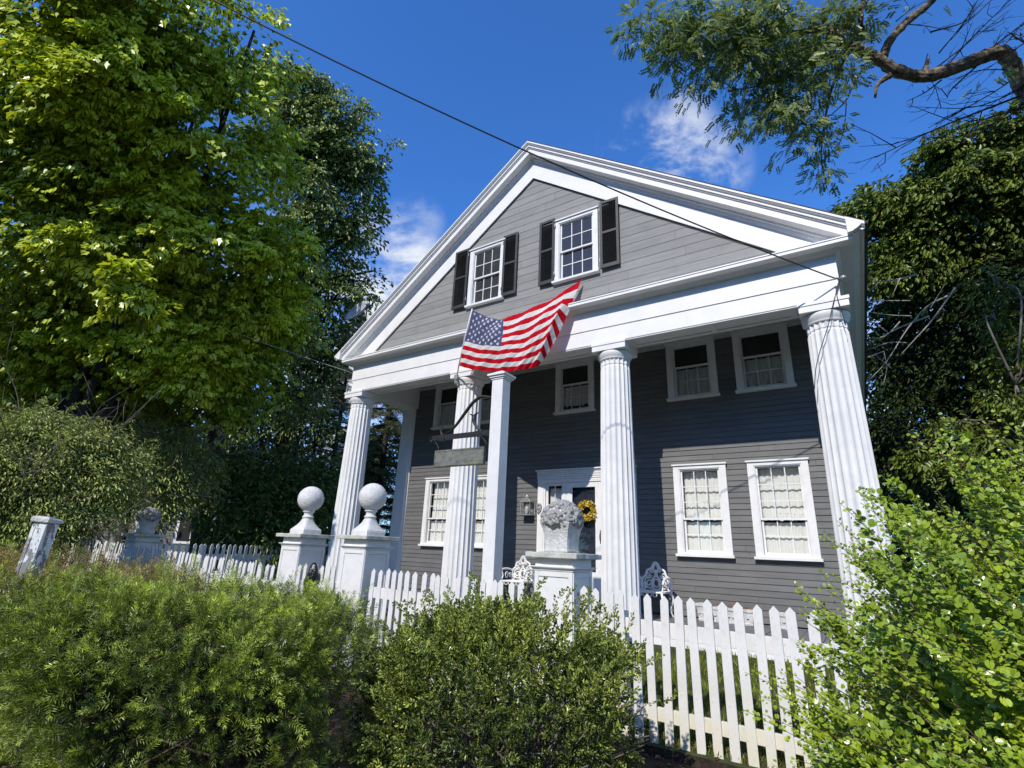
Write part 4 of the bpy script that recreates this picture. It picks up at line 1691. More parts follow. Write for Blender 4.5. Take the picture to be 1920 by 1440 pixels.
def limbs_to(base_pts, blobs, g, r0, r1, take=None):
    """limbs from points on the trunk to the crown blobs"""
    out = []
    base = [np.array(p, float) for p in base_pts]
    for i, (c, r) in enumerate(blobs):
        if take and i % take: continue
        b = base[int(g.integers(1, len(base)))]
        lo = [p for p in base if p[2] < c[2] - .2]
        if lo: b = lo[-1] if g.random() < .5 else lo[int(g.integers(0, len(lo)))]
        m = (b + c) / 2 + np.array([g.normal() * .3, g.normal() * .3, .35])
        out.append(([tuple(b), tuple(m), tuple(np.array(c) + g.normal(size=3) * .2)], r0, r1))
        for _ in range(3):
            t = m * .4 + np.array(c) * .6
            e = np.array(c) + sphere_dirs(1, g)[0] * np.mean(r) * .85
            out.append(([tuple(t), tuple((t + e) / 2 + np.array([0, 0, .15])), tuple(e)], r1 * 1.0, r1 * .25))
    return out


g = np.random.default_rng(21)
# ---- large maple at the left
mb_ = [(60, 40, 12, 165), (230, 50, 12, 160), (385, 45, 12.5, 125), (478, 95, 13.2, 64), (60, 230, 12, 165), (230, 250, 12.3, 155), (385, 250, 12.8, 130),
       (500, 290, 13.6, 56), (60, 430, 12.5, 155), (220, 440, 12.8, 140), (380, 460, 13.2, 125), (510, 460, 13.8, 62), (70, 600, 14.5, 130), (230, 610, 14.5, 120),
       (390, 610, 14.6, 105), (520, 590, 14.6, 55), (110, 730, 15.5, 80), (300, 730, 15.5, 75), (470, 700, 15, 50), (330, 360, 12.4, 60), (130, 330, 12, 60), (300, 160, 12, 60),
       (90, 640, 13.6, 95), (220, 690, 13.8, 95), (350, 660, 13.6, 80), (60, 770, 14, 70), (180, 770, 14.5, 70), (440, 640, 13.8, 60), (420, 740, 14.5, 55)]
mbl = [blob(*b) for b in mb_]
base = (-11.6, -3.6, -.75)
maple = thing('maple_tree', 'huge bright green maple filling the upper left, leaves lit by the sun', 'tree', base)
tp = [base, (-11.5, -3.6, 1.6), (-11.2, -3.7, 4.2), (-10.9, -4.0, 7.0), (-10.6, -4.2, 10.0), (-10.4, -4.3, 12.5)]
trunk_mesh(maple, MT['bark_dark'], [(tp, .42, .12)] + limbs_to(tp, mbl, g, .13, .035), seed=1)
crown_mesh('crown', maple, MT['maple'], mbl, 1350, 50, .155, .70, MAPLE, 31, shell=.50, droop=.38, tadd=-.12, upbias=.25, lean=1.1, hang=.6, leanv=(.4, -.80, .62),
           keep=lambda c: (c[:, 0] < -5.9) | (c[:, 2] < 2.0) & (c[:, 0] < -5.6))
mbo = boughs(mbl, 105, .74, (1.0, -.65, .20), 34, keep=lambda c: c[:, 0] < -6.4)
crown_mesh('outer_boughs', maple, MT['maple'], mbo, 105 * 15, 36, .155, .30, MAPLE, 32, shell=.78, droop=.45, upbias=.30, lean=1.3, hang=.5, tadd=.22, leanv=(.4, -.80, .62),  # sunward boughs tinted lighter, crown behind darker: lit look painted into the leaves
           keep=lambda c: (c[:, 0] < -5.9))
lowb = [(np.array([-5.45, -5.0, 4.95]), np.array([.42, .30, .55])), (np.array([-5.55, -4.4, 4.7]), np.array([.3, .3, .3]))]
crown_mesh('low_branch', maple, MT['maple'], lowb, 30, 18, .16, .24, MAPLE, 33, shell=.2)

# ---- rounder dark tree behind it
lb = [(600, 235, 21, 72), (645, 285, 21, 66), (560, 270, 21.5, 85), (680, 345, 21, 38), (600, 360, 21.5, 90), (665, 430, 21, 44), (605, 470, 21.5, 78),
      (560, 560, 22, 85), (645, 540, 21, 48), (625, 610, 22, 46), (560, 670, 22.5, 60), (470, 620, 23, 80), (400, 690, 23, 80), (690, 530, 21, 18), (650, 655, 22, 26), (545, 770, 22.5, 55), (600, 790, 22.5, 40), (480, 790, 22.5, 55), (590, 700, 22.5, 34)]
lbl = [blob(*b) for b in lb]
bx = at(545, 900, 22.5)
base = (float(bx[0]), float(bx[1]), -.6)
lind = thing('linden_tree', 'dark round-topped tree against the blue sky between the maple and the house', 'tree', base)
tp = [base, tuple(at(535, 800, 22.5)), tuple(at(515, 690, 22.5)), tuple(at(500, 570, 22.5)), tuple(at(560, 450, 22)), tuple(at(590, 330, 21.5))]
trunk_mesh(lind, MT['bark_dark'], [(tp, .40, .10)] + limbs_to(tp, lbl, g, .16, .04), seed=2)
crown_mesh('crown', lind, MT['linden'], lbl, 900, 34, .20, .75, OVATE, 41, shell=.5, droop=.45, tadd=-.1)

lbo = boughs(lbl, 75, .85, (.6, -.8, .25), 44)
crown_mesh('outer_boughs', lind, MT['linden'], lbo, 75 * 12, 32, .185, .34, OVATE, 42, shell=.78, droop=.45, upbias=.35, lean=1.2, tadd=.22, leanv=(.3, -.80, .62))  # lighter tint than the crown, painting these boughs as the lit side

# ---- pale-barked tree behind the maple
bx = at(408, 880, 17)
base = (float(bx[0]), float(bx[1]), -.6)
pale = thing('pale_trunk_tree', 'tree with a pale sunlit trunk showing under the maple leaves', 'tree', base)
tp = [base, tuple(at(410, 780, 17)), tuple(at(404, 700, 17)), tuple(at(398, 630, 17)), tuple(at(390, 540, 17))]
pb = [blob(*b) for b in ((420, 560, 17.5, 70), (350, 520, 17, 80), (480, 600, 17.5, 50), (560, 640, 18, 40), (560, 740, 18.5, 45), (450, 760, 18, 40))]
trunk_mesh(pale, MT['bark'], [(tp, .30, .14)] + limbs_to(tp, pb, g, .10, .03), seed=3)
crown_mesh('crown', pale, MT['linden'], pb, 420, 20, .17, .5, OVATE, 43, shell=.4, droop=.5)

# ---- spruces seen through and beside the porch


def spruce(label, base, h, rmax, seed, low=1.0):
    t = thing('spruce_tree', label, 'conifer', base, None)
    gg = np.random.default_rng(seed)
    b = np.array(base)
    top = b + np.array([0, 0, h])
    segs = [([tuple(b), tuple(b + np.array([.05, 0, h * .5])), tuple(top)], .22, .02)]
    P, X, S = [], [], []
    z = low
    while z < h - .3:
        r = rmax * (1 - z / h) ** .85 + .15
        for k in range(7):
            a = gg.uniform(0, 2 * PI)
            d = np.array([math.cos(a), math.sin(a), 0])
            L = r * gg.uniform(.75, 1.1)
            pts = []
            for q in np.linspace(0, 1, 9):
                pts.append(b + np.array([0, 0, z]) + d * L * q + np.array([0, 0, .10 * L * math.sin(PI * q) - .42 * L * q * q + .14 * L * q ** 4]))
            segs.append(([tuple(pts[0]), tuple(pts[4]), tuple(pts[8])], .03, .006))
            side = np.array([-d[1], d[0], 0])
            nq = int(10 + 12 * L)
            for q in np.linspace(.18, 1, nq):
                i = min(int(q * 8), 7)
                p = pts[i] + (pts[i + 1] - pts[i]) * (q * 8 - i)
                for sg in (-1, 1):
                    P.append(p)
                    X.append(d * .7 + side * sg * gg.uniform(.5, 1.1) + np.array([0, 0, gg.uniform(-.75, -.1)]))
                    S.append(gg.uniform(.28, .48) * (1.15 - .4 * q))
        z += .34
    trunk_mesh(t, MT['bark_dark'], segs, n=6, seed=seed)
    # needle spray: stem with two combs of fine needles
    V, F = [], []
    for i in range(11):
        x = .06 + i * .085
        for sg in (-1, 1):
            k = len(V)
            V += [(x, 0, 0), (x + .07, sg * .10, .012), (x + .135, sg * .17 * (1.1 - .5 * x), -.03), (x + .055, sg * .055, -.01)]
            F.append((k, k + 1, k + 2, k + 3))
    T = np.array(V)
    n = len(P)
    Z = np.array([0, 0, 1.0]) + gg.normal(size=(n, 3)) * .35
    VV = scatter(T, np.array(P), np.array(X) + gg.normal(size=(n, 3)) * .18, Z, np.array(S))
    tt = np.repeat(gg.random(n) * .7, len(T)) + np.tile(T[:, 0] * .3, n)
    np_mesh('needles', VV, len(T), F, MT['spruce'], t, tt)
    return t


b = at(705, 960, 20)
spruce('dark green spruce with drooping boughs seen through the left end of the porch', (float(b[0]), float(b[1]), -.5), 11.5, 3.0, 51, .6)
b = at(610, 960, 25)
spruce('tall spruce behind the first porch column, partly hidden by the round tree', (float(b[0]), float(b[1]), -.5), 15.0, 3.4, 52, .8)

# ---- far trees that close the horizon
far_labels = ['dark far tree at the left edge beyond the pale shrubs', 'dark far tree above the grey neighbouring house', 'dark far tree behind the broad-leaved shrubs',
              'far tree seen low between the porch column and the spruce', 'dark far tree behind the pale trunk']
for i, bl in enumerate(([(20, 800, 26, 95), (110, 780, 27, 85), (60, 880, 26, 80)], [(230, 790, 27, 90), (320, 800, 28, 85), (280, 880, 27, 80)],
                        [(500, 850, 29, 70), (560, 890, 29, 60), (450, 900, 28, 60)], [(690, 880, 32, 50), (720, 830, 33, 40), (650, 900, 31, 45)],
                        [(400, 820, 28, 75), (430, 890, 28, 60), (370, 900, 28, 50)])):
    bl = [blob(*q) for q in bl]
    c = np.mean([q[0] for q in bl], axis=0)
    t = thing('background_tree', far_labels[i], 'tree', (float(c[0]), float(c[1]), -.5), 'far trees at the left')
    tp = [(c[0], c[1], -.5), (c[0] + .2, c[1], c[2] * .5), (c[0], c[1], c[2])]
    trunk_mesh(t, MT['bark_dark'], [(tp, .3, .12)] + limbs_to(tp, bl, g, .1, .04), seed=60 + i)
    crown_mesh('crown', t, MT['back_leaf'], bl, 330, 18, .26, .75, OVATE, 70 + i, shell=.3, droop=.4)

# ---- shrubs by the left fence
wb = [blob(*b) for b in ((20, 830, 9.8, 48), (75, 815, 10, 40), (130, 850, 10.1, 44), (185, 845, 10.4, 36), (225, 880, 10.6, 34), (40, 890, 9.6, 52), (110, 905, 9.8, 48), (180, 910, 10.1, 42),
                             (30, 960, 9.4, 50), (95, 975, 9.5, 44), (160, 975, 9.9, 36), (215, 935, 10.4, 30), (-20, 880, 9.4, 60), (60, 785, 10, 18), (165, 805, 10.4, 16))]
c = wb[1][0]
sh = thing('arching_shrub', 'loose pale green shrub with narrow leaves at the far left behind the hedge', 'shrub', (float(c[0]), float(c[1]), -.7), 'pale shrubs behind the left fence')
crown_mesh('foliage', sh, MT['willow'], wb, 1500, 24, .095, .40, LANCE, 81, shell=.3, droop=.4)
crown_mesh('arching_sprays', sh, MT['willow'], wb, 330, 26, .10, .42, LANCE, 84, shell=1.25, droop=.6, bias=(.3, -.6, .7), tadd=.3)


def twigs(parent, mat, roots, n, g, length, r, up=1.0, name='twigs', spread=.8, kids=4):
    mb = MB()
    for i in range(n):
        p = np.array(roots[int(g.integers(0, len(roots)))]) + g.normal(size=3) * .25
        d = nrm(np.array([g.normal() * spread, g.normal() * spread, up + g.normal() * .2]))
        L = length * g.uniform(.5, 1.2)
        q = [p, p + d * L * .5 + g.normal(size=3) * .05 * L, p + d * L + g.normal(size=3) * .12 * L + np.array([0, 0, -.1 * L])]
        cc = crom([tuple(x) for x in q], 5)
        mb.tube(cc, list(np.linspace(r, r * .3, len(cc))), 5)
        for k in range(kids):
            s = np.array(cc[int(g.integers(3, len(cc)))])
            e = s + nrm(d + g.normal(size=3) * .6) * L * g.uniform(.15, .4)
            mb.tube([tuple(s), tuple((s + e) / 2 + g.normal(size=3) * .02 * L), tuple(e)], [r * .5, r * .35, r * .15], 4)
    return mb.build(name, mat, parent)


twigs(sh, MT['twig'], [w[0] + np.array([0, 0, -.8]) for w in wb], 60, g, 1.9, .014)
wb = [blob(*b) for b in ((250, 835, 13.2, 40), (300, 850, 13.4, 44), (345, 865, 13.7, 38), (385, 885, 14, 26), (265, 890, 13.2, 42), (320, 905, 13.4, 42), (365, 925, 13.8, 32), (240, 930, 13.0, 36), (300, 955, 13.2, 26), (280, 800, 13.4, 16), (345, 815, 13.7, 14))]
c = wb[0][0]
sh = thing('arching_shrub', 'pale shrub with bare twigs on top, above the far stone basket pier', 'shrub', (float(c[0]), float(c[1]), -.7), 'pale shrubs behind the left fence')
crown_mesh('foliage', sh, MT['willow'], wb, 1000, 24, .10, .42, LANCE, 82, shell=.3, droop=.4)
crown_mesh('arching_sprays', sh, MT['willow'], wb, 260, 26, .11, .42, LANCE, 85, shell=1.25, droop=.6, bias=(.3, -.6, .7), tadd=.3)
twigs(sh, MT['twig'], [w[0] + np.array([0, 0, -.6]) for w in wb], 50, g, 1.8, .014)
twigs(sh, MT['twig_pale'], [at(230, 800, 13.5), at(270, 790, 13.5), at(400, 850, 14)], 12, g, 1.3, .014, .8, 'bare_twigs')
vb = [blob(*b) for b in ((440, 935, 15, 60), (510, 940, 15, 60), (575, 925, 15.5, 55), (430, 1000, 14.5, 50), (520, 1005, 14.8, 50), (590, 985, 15.5, 45), (470, 880, 15.2, 40), (610, 880, 16, 32), (540, 870, 15.6, 40), (420, 880, 15, 40))]
c = vb[1][0]
sh = thing('broad_leaved_shrub', 'dark shrub with round glossy leaves behind the shaded side fence', 'shrub', (float(c[0]), float(c[1]), -.6))
crown_mesh('foliage', sh, MT['viburnum'], vb, 760, 17, .155, .42, OVATE, 83, shell=.45, droop=.3)
twigs(sh, MT['twig'], [w[0] + np.array([0, 0, -.8]) for w in vb], 40, g, 1.7, .016)

# ---- neighbouring house in the trees


def stray_shoots(name, parent, mat, roots, n, L, nl, leaf, size, seed, dirs=None, up=.8, out=.7, droop=.5, tadd=.2):
    """single arching shoots set with leaves, breaking the outline of a shrub"""
    g = np.random.default_rng(seed)
    roots = np.array(roots, float)
    k = g.integers(0, len(roots), n)
    p0 = roots[k] + g.normal(size=(n, 3)) * .08
    d = g.normal(size=(n, 3)) * np.array([1, 1, .3]) if dirs is None else np.array(dirs)[k] + g.normal(size=(n, 3)) * .35
    d = nrm(nrm(d) * out + np.array([0, 0, up]))
    ln = L * g.uniform(.5, 1.2, n)
    i = np.repeat(np.arange(n), nl)
    t = np.tile(np.linspace(.05, 1, nl), n)
    pos = p0[i] + d[i] * (ln[i] * t)[:, None]
    pos[:, 2] -= droop * ln[i] * t ** 2.2
    tan = d[i] - np.array([0, 0, 1.0]) * (droop * 2 * t)[:, None]
    m = len(i)
    X = nrm(tan) * .6 + g.normal(size=(m, 3)) * .6
    Z = SUNV + np.array([0, 0, .4]) + g.normal(size=(m, 3)) * .45
    T, fs = leaf
    s_ = size * g.uniform(.6, 1.2, m) * (1.15 - .5 * t)
    V = scatter(T, pos, X, Z, s_)
    np_mesh(name, V, len(T), fs, mat, parent, np.repeat(np.clip(tadd + .5 * g.random(m) + .25 * t, 0, 1), len(T)))


for o in [x for x in COL.objects if x.get('category') == 'shrub' and x.name.startswith('arching_shrub')]:
    cr = [c for c in o.children if c.name.startswith('foliage')][0]
    co_ = np.empty(len(cr.data.vertices) * 3, np.float32)
    cr.data.vertices.foreach_get('co', co_)
    co_ = co_.reshape(-1, 3)[::97] + np.array(o.location)
    topz = np.percentile(co_[:, 2], 55)
    rt = co_[co_[:, 2] > topz]
    stray_shoots('stray_shoots', o, MT['willow'], rt, 190, .85, 34, LANCE, .085, 87, up=1.0, out=.6, droop=.45, tadd=.35)
nb = at(318, 985, 26)
nh = thing('neighbour_house', 'grey clapboard neighbouring house glimpsed between the shrubs at the left', 'house', (float(nb[0]), float(nb[1]), -.6))
fx, fy = nrm(np.array([CAM[0] - nb[0], CAM[1] - nb[1]]))       # its wall faces the street
mb = MB()
z = 0
while z < 4.2:
    mb.prism([(.02, z), (-.02, z), (-.004, z + .139), (.02, z + .139)], 'x', -6.0, 2.2)
    z += .14
mb.box(-6.0, 2.2, .02, 6, 0, 4.2)
mb.build('wall', MT['siding'], nh, local=True)
mb = MB()
frame_rect(mb, .38, 1.25, 1.05, 2.75, -.06, .0, .12, .13, .12)
w = mb.build('window', MT['white'], nh, .004, local=True)
mb = MB()
mb.poly([(.48, -.025, 1.15), (1.15, -.025, 1.15), (1.15, -.025, 2.65), (.48, -.025, 2.65)])
mb.build('pane', MT['screen'], w, local=True)
mb = MB()
mb.prism([(-.5, 4.1), (3.0, 6.4), (6.5, 4.1), (6.5, 4.2), (3.0, 6.55), (-.5, 4.2)], 'x', -6.3, 2.5)
mb.build('roof', MT['roof'], nh, local=True)
nh.rotation_euler = (0, 0, R(38))

# ---- woods to the right of the house
rb1 = [blob(*b) for b in ((1600, 405, 19, 38), (1680, 425, 18, 66), (1750, 370, 17, 72), (1840, 310, 16, 80), (1905, 380, 15.5, 100), (1800, 460, 16.5, 95), (1700, 500, 17.5, 70), (1910, 270, 15.5, 45), (1960, 320, 15, 90))]
c = rb1[5][0]
t = thing('ash_tree', 'broad tree with sunlit upper leaves behind the right roof edge', 'tree', (float(c[0]) + .8, float(c[1]) + 1, -.5))
tp = [tuple(t.location), (c[0] + .7, c[1] + 1, 3), (c[0] + .4, c[1] + .5, 6), (c[0], c[1], c[2] + .5)]
trunk_mesh(t, MT['bark_dark'], [(tp, .34, .12)] + limbs_to(tp, rb1, g, .12, .04), seed=4)
crown_mesh('crown', t, MT['wood_leaf'], rb1, 800, 24, .22, .66, OVATE, 91, shell=.5, droop=.5, tadd=-.12)
rbo = boughs(rb1, 46, .75, (-.3, -.9, .35), 46)
crown_mesh('outer_boughs', t, MT['wood_leaf'], rbo, 46 * 11, 28, .22, .34, OVATE, 98, shell=.78, droop=.6, upbias=.4, lean=1.2, tadd=.28)  # raised tint paints the lit look of the outer boughs
rb2 = [blob(*b) for b in ((1890, 540, 15, 90), (1760, 620, 17.5, 90), (1670, 690, 18.5, 70), (1860, 710, 16, 95), (1720, 790, 17.5, 80), (1840, 850, 16, 80), (1665, 850, 18.5, 55), (1930, 640, 15, 90), (1690, 580, 18.5, 50))]
c = rb2[1][0]
t = thing('understorey_tree', 'deeply shaded dark tree with bare dead branches beside the right column', 'tree', (float(c[0]) + .5, float(c[1]) + .8, -.5))
tp = [tuple(t.location), (c[0] + .5, c[1] + .8, 2), (c[0] + .2, c[1] + .4, 4), (c[0], c[1], c[2] + .5)]
trunk_mesh(t, MT['bark_dark'], [(tp, .26, .10)] + limbs_to(tp, rb2, g, .09, .03), seed=5)
crown_mesh('crown', t, MT['back_leaf'], rb2, 1000, 20, .20, .62, OVATE, 92, shell=.4, droop=.45)
mb = MB()
D0 = 13.2
for q in ([(1790, 540), (1750, 600), (1715, 640), (1690, 662)], [(1775, 555), (1735, 575), (1700, 620), (1660, 680), (1625, 718)], [(1740, 590), (1690, 615), (1650, 630), (1624, 645)],
          [(1720, 512), (1680, 525), (1640, 528), (1622, 532)], [(1705, 562), (1660, 565), (1640, 562)], [(1710, 590), (1670, 590), (1630, 586)], [(1700, 640), (1665, 640), (1630, 655)],
          [(1660, 660), (1663, 690), (1655, 725)], [(1690, 520), (1672, 555)], [(1650, 530), (1630, 545)], [(1690, 600), (1660, 630), (1628, 637)], [(1640, 600), (1624, 606)],
          [(1745, 575), (1772, 530)], [(1668, 622), (1645, 607)], [(1670, 690), (1640, 664)], [(1625, 668), (1655, 660)]):
    D = D0 + g.uniform(-.5, .5)
    c_ = crom([tuple(at(u + g.uniform(-3, 3), v + g.uniform(-3, 3), D)) for u, v in q], 5)
    mb.tube(c_, list(np.linspace(.026 if len(q) > 3 else .016, .006, len(c_))), 6)
mb.build('dead_branch', MT['twig_pale'], t)
fr = [blob(*b) for b in ((1660, 930, 30, 60), (1760, 960, 30, 70), (1860, 960, 30, 70), (1660, 1020, 30, 60), (1720, 860, 28, 60), (1900, 900, 26, 70), (1800, 900, 26, 70), (1700, 930, 26, 60), (1920, 980, 24, 60), (1840, 780, 24, 60), (1640, 640, 24, 60), (1720, 720, 23, 70), (1800, 640, 22, 70), (1900, 760, 20, 80), (1660, 820, 24, 60), (1780, 860, 22, 60), (1900, 880, 20, 60), (1880, 480, 21, 80), (1760, 500, 23, 70))]
c = fr[1][0]
t = thing('background_tree', 'dark far tree filling the gaps in the right-hand woods', 'tree', (float(c[0]), float(c[1]), -.5))
tp = [(c[0], c[1], -.5), (c[0] + .2, c[1], c[2] * .5), (c[0], c[1], c[2])]
trunk_mesh(t, MT['bark_dark'], [(tp, .3, .12)] + limbs_to(tp, fr, g, .1, .04), seed=66)
crown_mesh('crown', t, MT['back_leaf'], fr, 1500, 20, .28, .8, OVATE, 77, shell=.2, droop=.4)

# shrub with bigger sunlit leaves between the woods and the barberry
sb = [blob(*b) for b in ((1905, 560, 9, 36), (1880, 600, 9, 26), (1850, 520, 9.3, 20), (1890, 690, 8.5, 36), (1915, 760, 8, 45), (1855, 745, 8.5, 24), (1800, 800, 8.5, 26), (1760, 800, 8.8, 16), (1870, 830, 8, 34), (1720, 850, 8.8, 22), (1825, 870, 8.2, 26), (1930, 650, 8.5, 50))]
c = sb[4][0]
t = thing('tall_shrub', 'tall shrub with pale sunlit oval leaves at the right edge above the barberry', 'shrub', (float(c[0]) + .3, float(c[1]) + .3, -.6))
tp = [tuple(t.location), (c[0] + .25, c[1] + .2, .8), (c[0] + .15, c[1], 2.2), (c[0], c[1], 3.6)]
trunk_mesh(t, MT['twig'], [(tp, .05, .015)] + limbs_to(tp, sb, g, .02, .008), seed=6, n=7, name='stems')
crown_mesh('foliage', t, MT['wood_leaf'], sb, 260, 13, .13, .26, OVATE, 93, shell=.2, droop=.5)

# ---- locust limb overhead
D = 11.0
base = (13.2, 4.4, -.5)
loc = thing('locust_tree', 'old locust tree reaching in from the upper right on a crooked ridged limb', 'tree', base)


def lp(*pts, d0=D, d1=D):
    return [tuple(at(u, v, d0 + (d1 - d0) * i / (len(pts) - 1))) for i, (u, v) in enumerate(pts)]


K = D / F_PX
elbow = at(1925, 180, D)
segs = [([base, (13.1, 4.4, 3), (12.6, 4.2, 6), tuple((np.array([12.6, 4.2, 6]) + elbow) / 2 + np.array([.3, .2, .2])), tuple(elbow)], .42, 17 * K),
        (lp((1925, 180), (1906, 140), (1888, 106), (1868, 98), (1830, 112), (1774, 133), (1729, 143), (1680, 132), (1650, 113), (1627, 101), (1587, 85), (1560, 66)), 13.5 * K, 8.5 * K),
        ([(12.9, 4.4, 4.5), (13.2, 3.6, 9), (12.6, 2.4, 13)], .32, .10),
        (lp((1562, 68), (1546, 55), (1493, 61), (1432, 71), (1384, 67), (1335, 51), (1286, 51), (1250, 37)), 7 * K, 1.5 * K),
        (lp((1655, 108), (1668, 77), (1700, 41), (1741, 8), (1770, -30)), 8 * K, 6 * K),
        (lp((1572, 72), (1599, 32), (1623, 0), (1640, -40)), 6 * K, 5 * K),
        (lp((1590, 95), (1570, 140), (1554, 187), (1540, 284), (1550, 353)), 3.5 * K, 1 * K),
        (lp((1590, 100), (1546, 110), (1485, 138), (1432, 158), (1390, 168)), 5 * K, 1 * K),
        (lp((1432, 71), (1410, 50), (1395, 10), (1390, -20)), 3 * K, 2 * K), (lp((1384, 67), (1350, 85), (1320, 110), (1290, 125)), 2 * K, .8 * K),
        (lp((1668, 142), (1655, 150), (1644, 162), (1641, 183)), 6 * K, 2 * K), (lp((1735, 143), (1738, 118), (1744, 104)), 6 * K, 1 * K),
        (lp((1620, 125), (1600, 160), (1585, 190), (1560, 214)), 2 * K, .8 * K), (lp((1587, 190), (1583, 240), (1570, 280)), 1 * K, .6 * K),
        (lp((1605, 92), (1612, 60), (1615, 20), (1622, -20)), 5 * K, 4 * K)]
trunk_mesh(loc, MT['bark_locust'], segs, seed=7, n=36, ridge=.13)
# bare twigs round the limb
mb = MB()


def twig_path(p, q, r, kids, bend=.06):
    p, q = np.array(p), np.array(q)
    L = np.linalg.norm(q - p)
    m = (p + q) / 2 + g.normal(size=3) * bend * L
    cc = crom([tuple(p), tuple(m), tuple(q)], 6)
    mb.tube(cc, list(np.linspace(r, r * .3, len(cc))), 5)
    for _ in range(kids):
        i = int(g.integers(2, len(cc) - 1))
        s = np.array(cc[i])
        d = nrm(q - p) + g.normal(size=3) * .55
        e = s + nrm(d) * L * g.uniform(.12, .38)
        mb.tube([tuple(s), tuple((s + e) / 2 + g.normal(size=3) * .02 * L), tuple(e)], [r * .5, r * .38, r * .2], 4)
        for _ in range(2):
            s2 = s + (e - s) * g.uniform(.4, .9)
            e2 = s2 + nrm(nrm(d) + g.normal(size=3) * .7) * L * g.uniform(.04, .12)
            mb.tube([tuple(s2), tuple(e2)], [r * .28, r * .15], 4)


for (a, b, r, k) in (((1925, 175), (1640, 296), 4, 9), ((1925, 185), (1780, 262), 3.5, 6), ((1920, 165), (1700, 200), 2.5, 7), ((1925, 130), (1740, 240), 3, 8), ((1900, 130), (1760, 170), 2, 5),
                     ((1925, 200), (1690, 290), 3, 8), ((1745, 135), (1890, 20), 3, 8), ((1770, 130), (1905, -10), 3, 8), ((1800, 120), (1920, 40), 3, 8), ((1840, 110), (1960, 20), 3, 8),
                     ((1760, 100), (1850, -30), 2.5, 8), ((1700, 45), (1790, 60), 2, 5), ((1745, 60), (1880, -20), 3, 8), ((1765, 150), (1700, 190), 3, 4), ((1830, 125), (1775, 185), 3, 4),
                     ((1960, 60), (1850, 130), 3, 6), ((1950, 90), (1890, 60), 5, 4), ((1680, 40), (1760, -10), 2, 4), ((1925, 160), (1810, 230), 2, 7), ((1740, 100), (1700, 170), 1.5, 5)):
    twig_path(at(*a, D), at(*b, D + g.uniform(-.6, .6)), r * K * .55, k)
mb.build('bare_twigs', MT['bark_dark'], loc)
# pinnate leaves
V, F = [], []
npair = 5


def leaflet(px, py, pz, dx, dy, L, w):
    k = len(V)
    nx_, ny_ = -dy, dx
    V.extend([(px, py, pz), (px + dx * L * .55 + nx_ * w, py + dy * L * .55 + ny_ * w, pz - .015), (px + dx * L, py + dy * L, pz - .05), (px + dx * L * .55 - nx_ * w, py + dy * L * .55 - ny_ * w, pz - .015)])
    F.append((k, k + 1, k + 2, k + 3))


for i in range(npair):
    x = .16 + i * .155
    for sg in (-1, 1):
        leaflet(x, sg * .01, -.30 * x * x, .45, sg * .89, .24 + .03 * ((i * 7 + sg) % 3), .105)
leaflet(.93, 0, -.26, 1, 0, .22, .06)
PINN = (np.array(V), F)
lob = [blob(*b) for b in ((1215, 70, 11, 36), (1255, 35, 11, 42), (1300, 25, 11, 50), (1290, 95, 11, 46), (1250, 115, 11, 28), (1345, 70, 11, 55), (1390, 20, 11, 55), (1390, 120, 11, 48), (1330, 150, 11, 36),
                          (1440, 60, 11, 55), (1460, 130, 11, 52), (1400, 185, 11, 44), (1500, 40, 11, 50), (1510, 110, 11, 50), (1455, 205, 11, 42), (1560, 20, 11, 48), (1520, 175, 11, 42), (1610, 15, 11, 34),
                          (1500, 240, 11, 32), (1430, 240, 11, 22), (1550, 215, 11, 24), (1535, 265, 11, 20), (1540, 310, 11, 15), (1550, 335, 11, 13), (1478, 285, 11, 12), (1575, 120, 11, 30),
                          (1715, 18, 11, 16), (1790, 230, 11, 12), (1740, 222, 11, 5), (1860, 140, 11, 10), (1360, 225, 11, 14))]
lob = [(c + CF * 0 + np.array([0, g.uniform(-.35, .35), 0]), r) for c, r in lob]
crown_mesh('crown', loc, MT['locust'], lob, 800, 7, .215, .36, PINN, 95, shell=.1, droop=.30, upbias=.5, hang=.05)
up_bl = [(np.array(c, float), np.ones(3) * r) for c, r in (((8.0, -4.2, 13.6), 1.9), ((10.4, -3.6, 12.6), 2.3), ((12.5, -2.0, 12.5), 2.4), ((9.0, -3.6, 15.6), 2.0), ((11.5, -1.0, 15.0), 2.4),
                                                           ((13.5, 2.0, 13.5), 2.6), ((14.5, 4.5, 11), 2.6), ((7.2, -4.8, 12.3), 1.0), ((12.6, -1.6, 9.8), 1.9))]
crown_mesh('upper_crown', loc, MT['locust'], up_bl, 1500, 5, .42, .6, PINN, 96, shell=.2, droop=.5)

# ================================================================== HEDGE AND BUSHES
# ---- yew hedge: rounded bank running along the pavement
HC, HR, HT = np.array([1.04, -5.6]), 1.02, .28


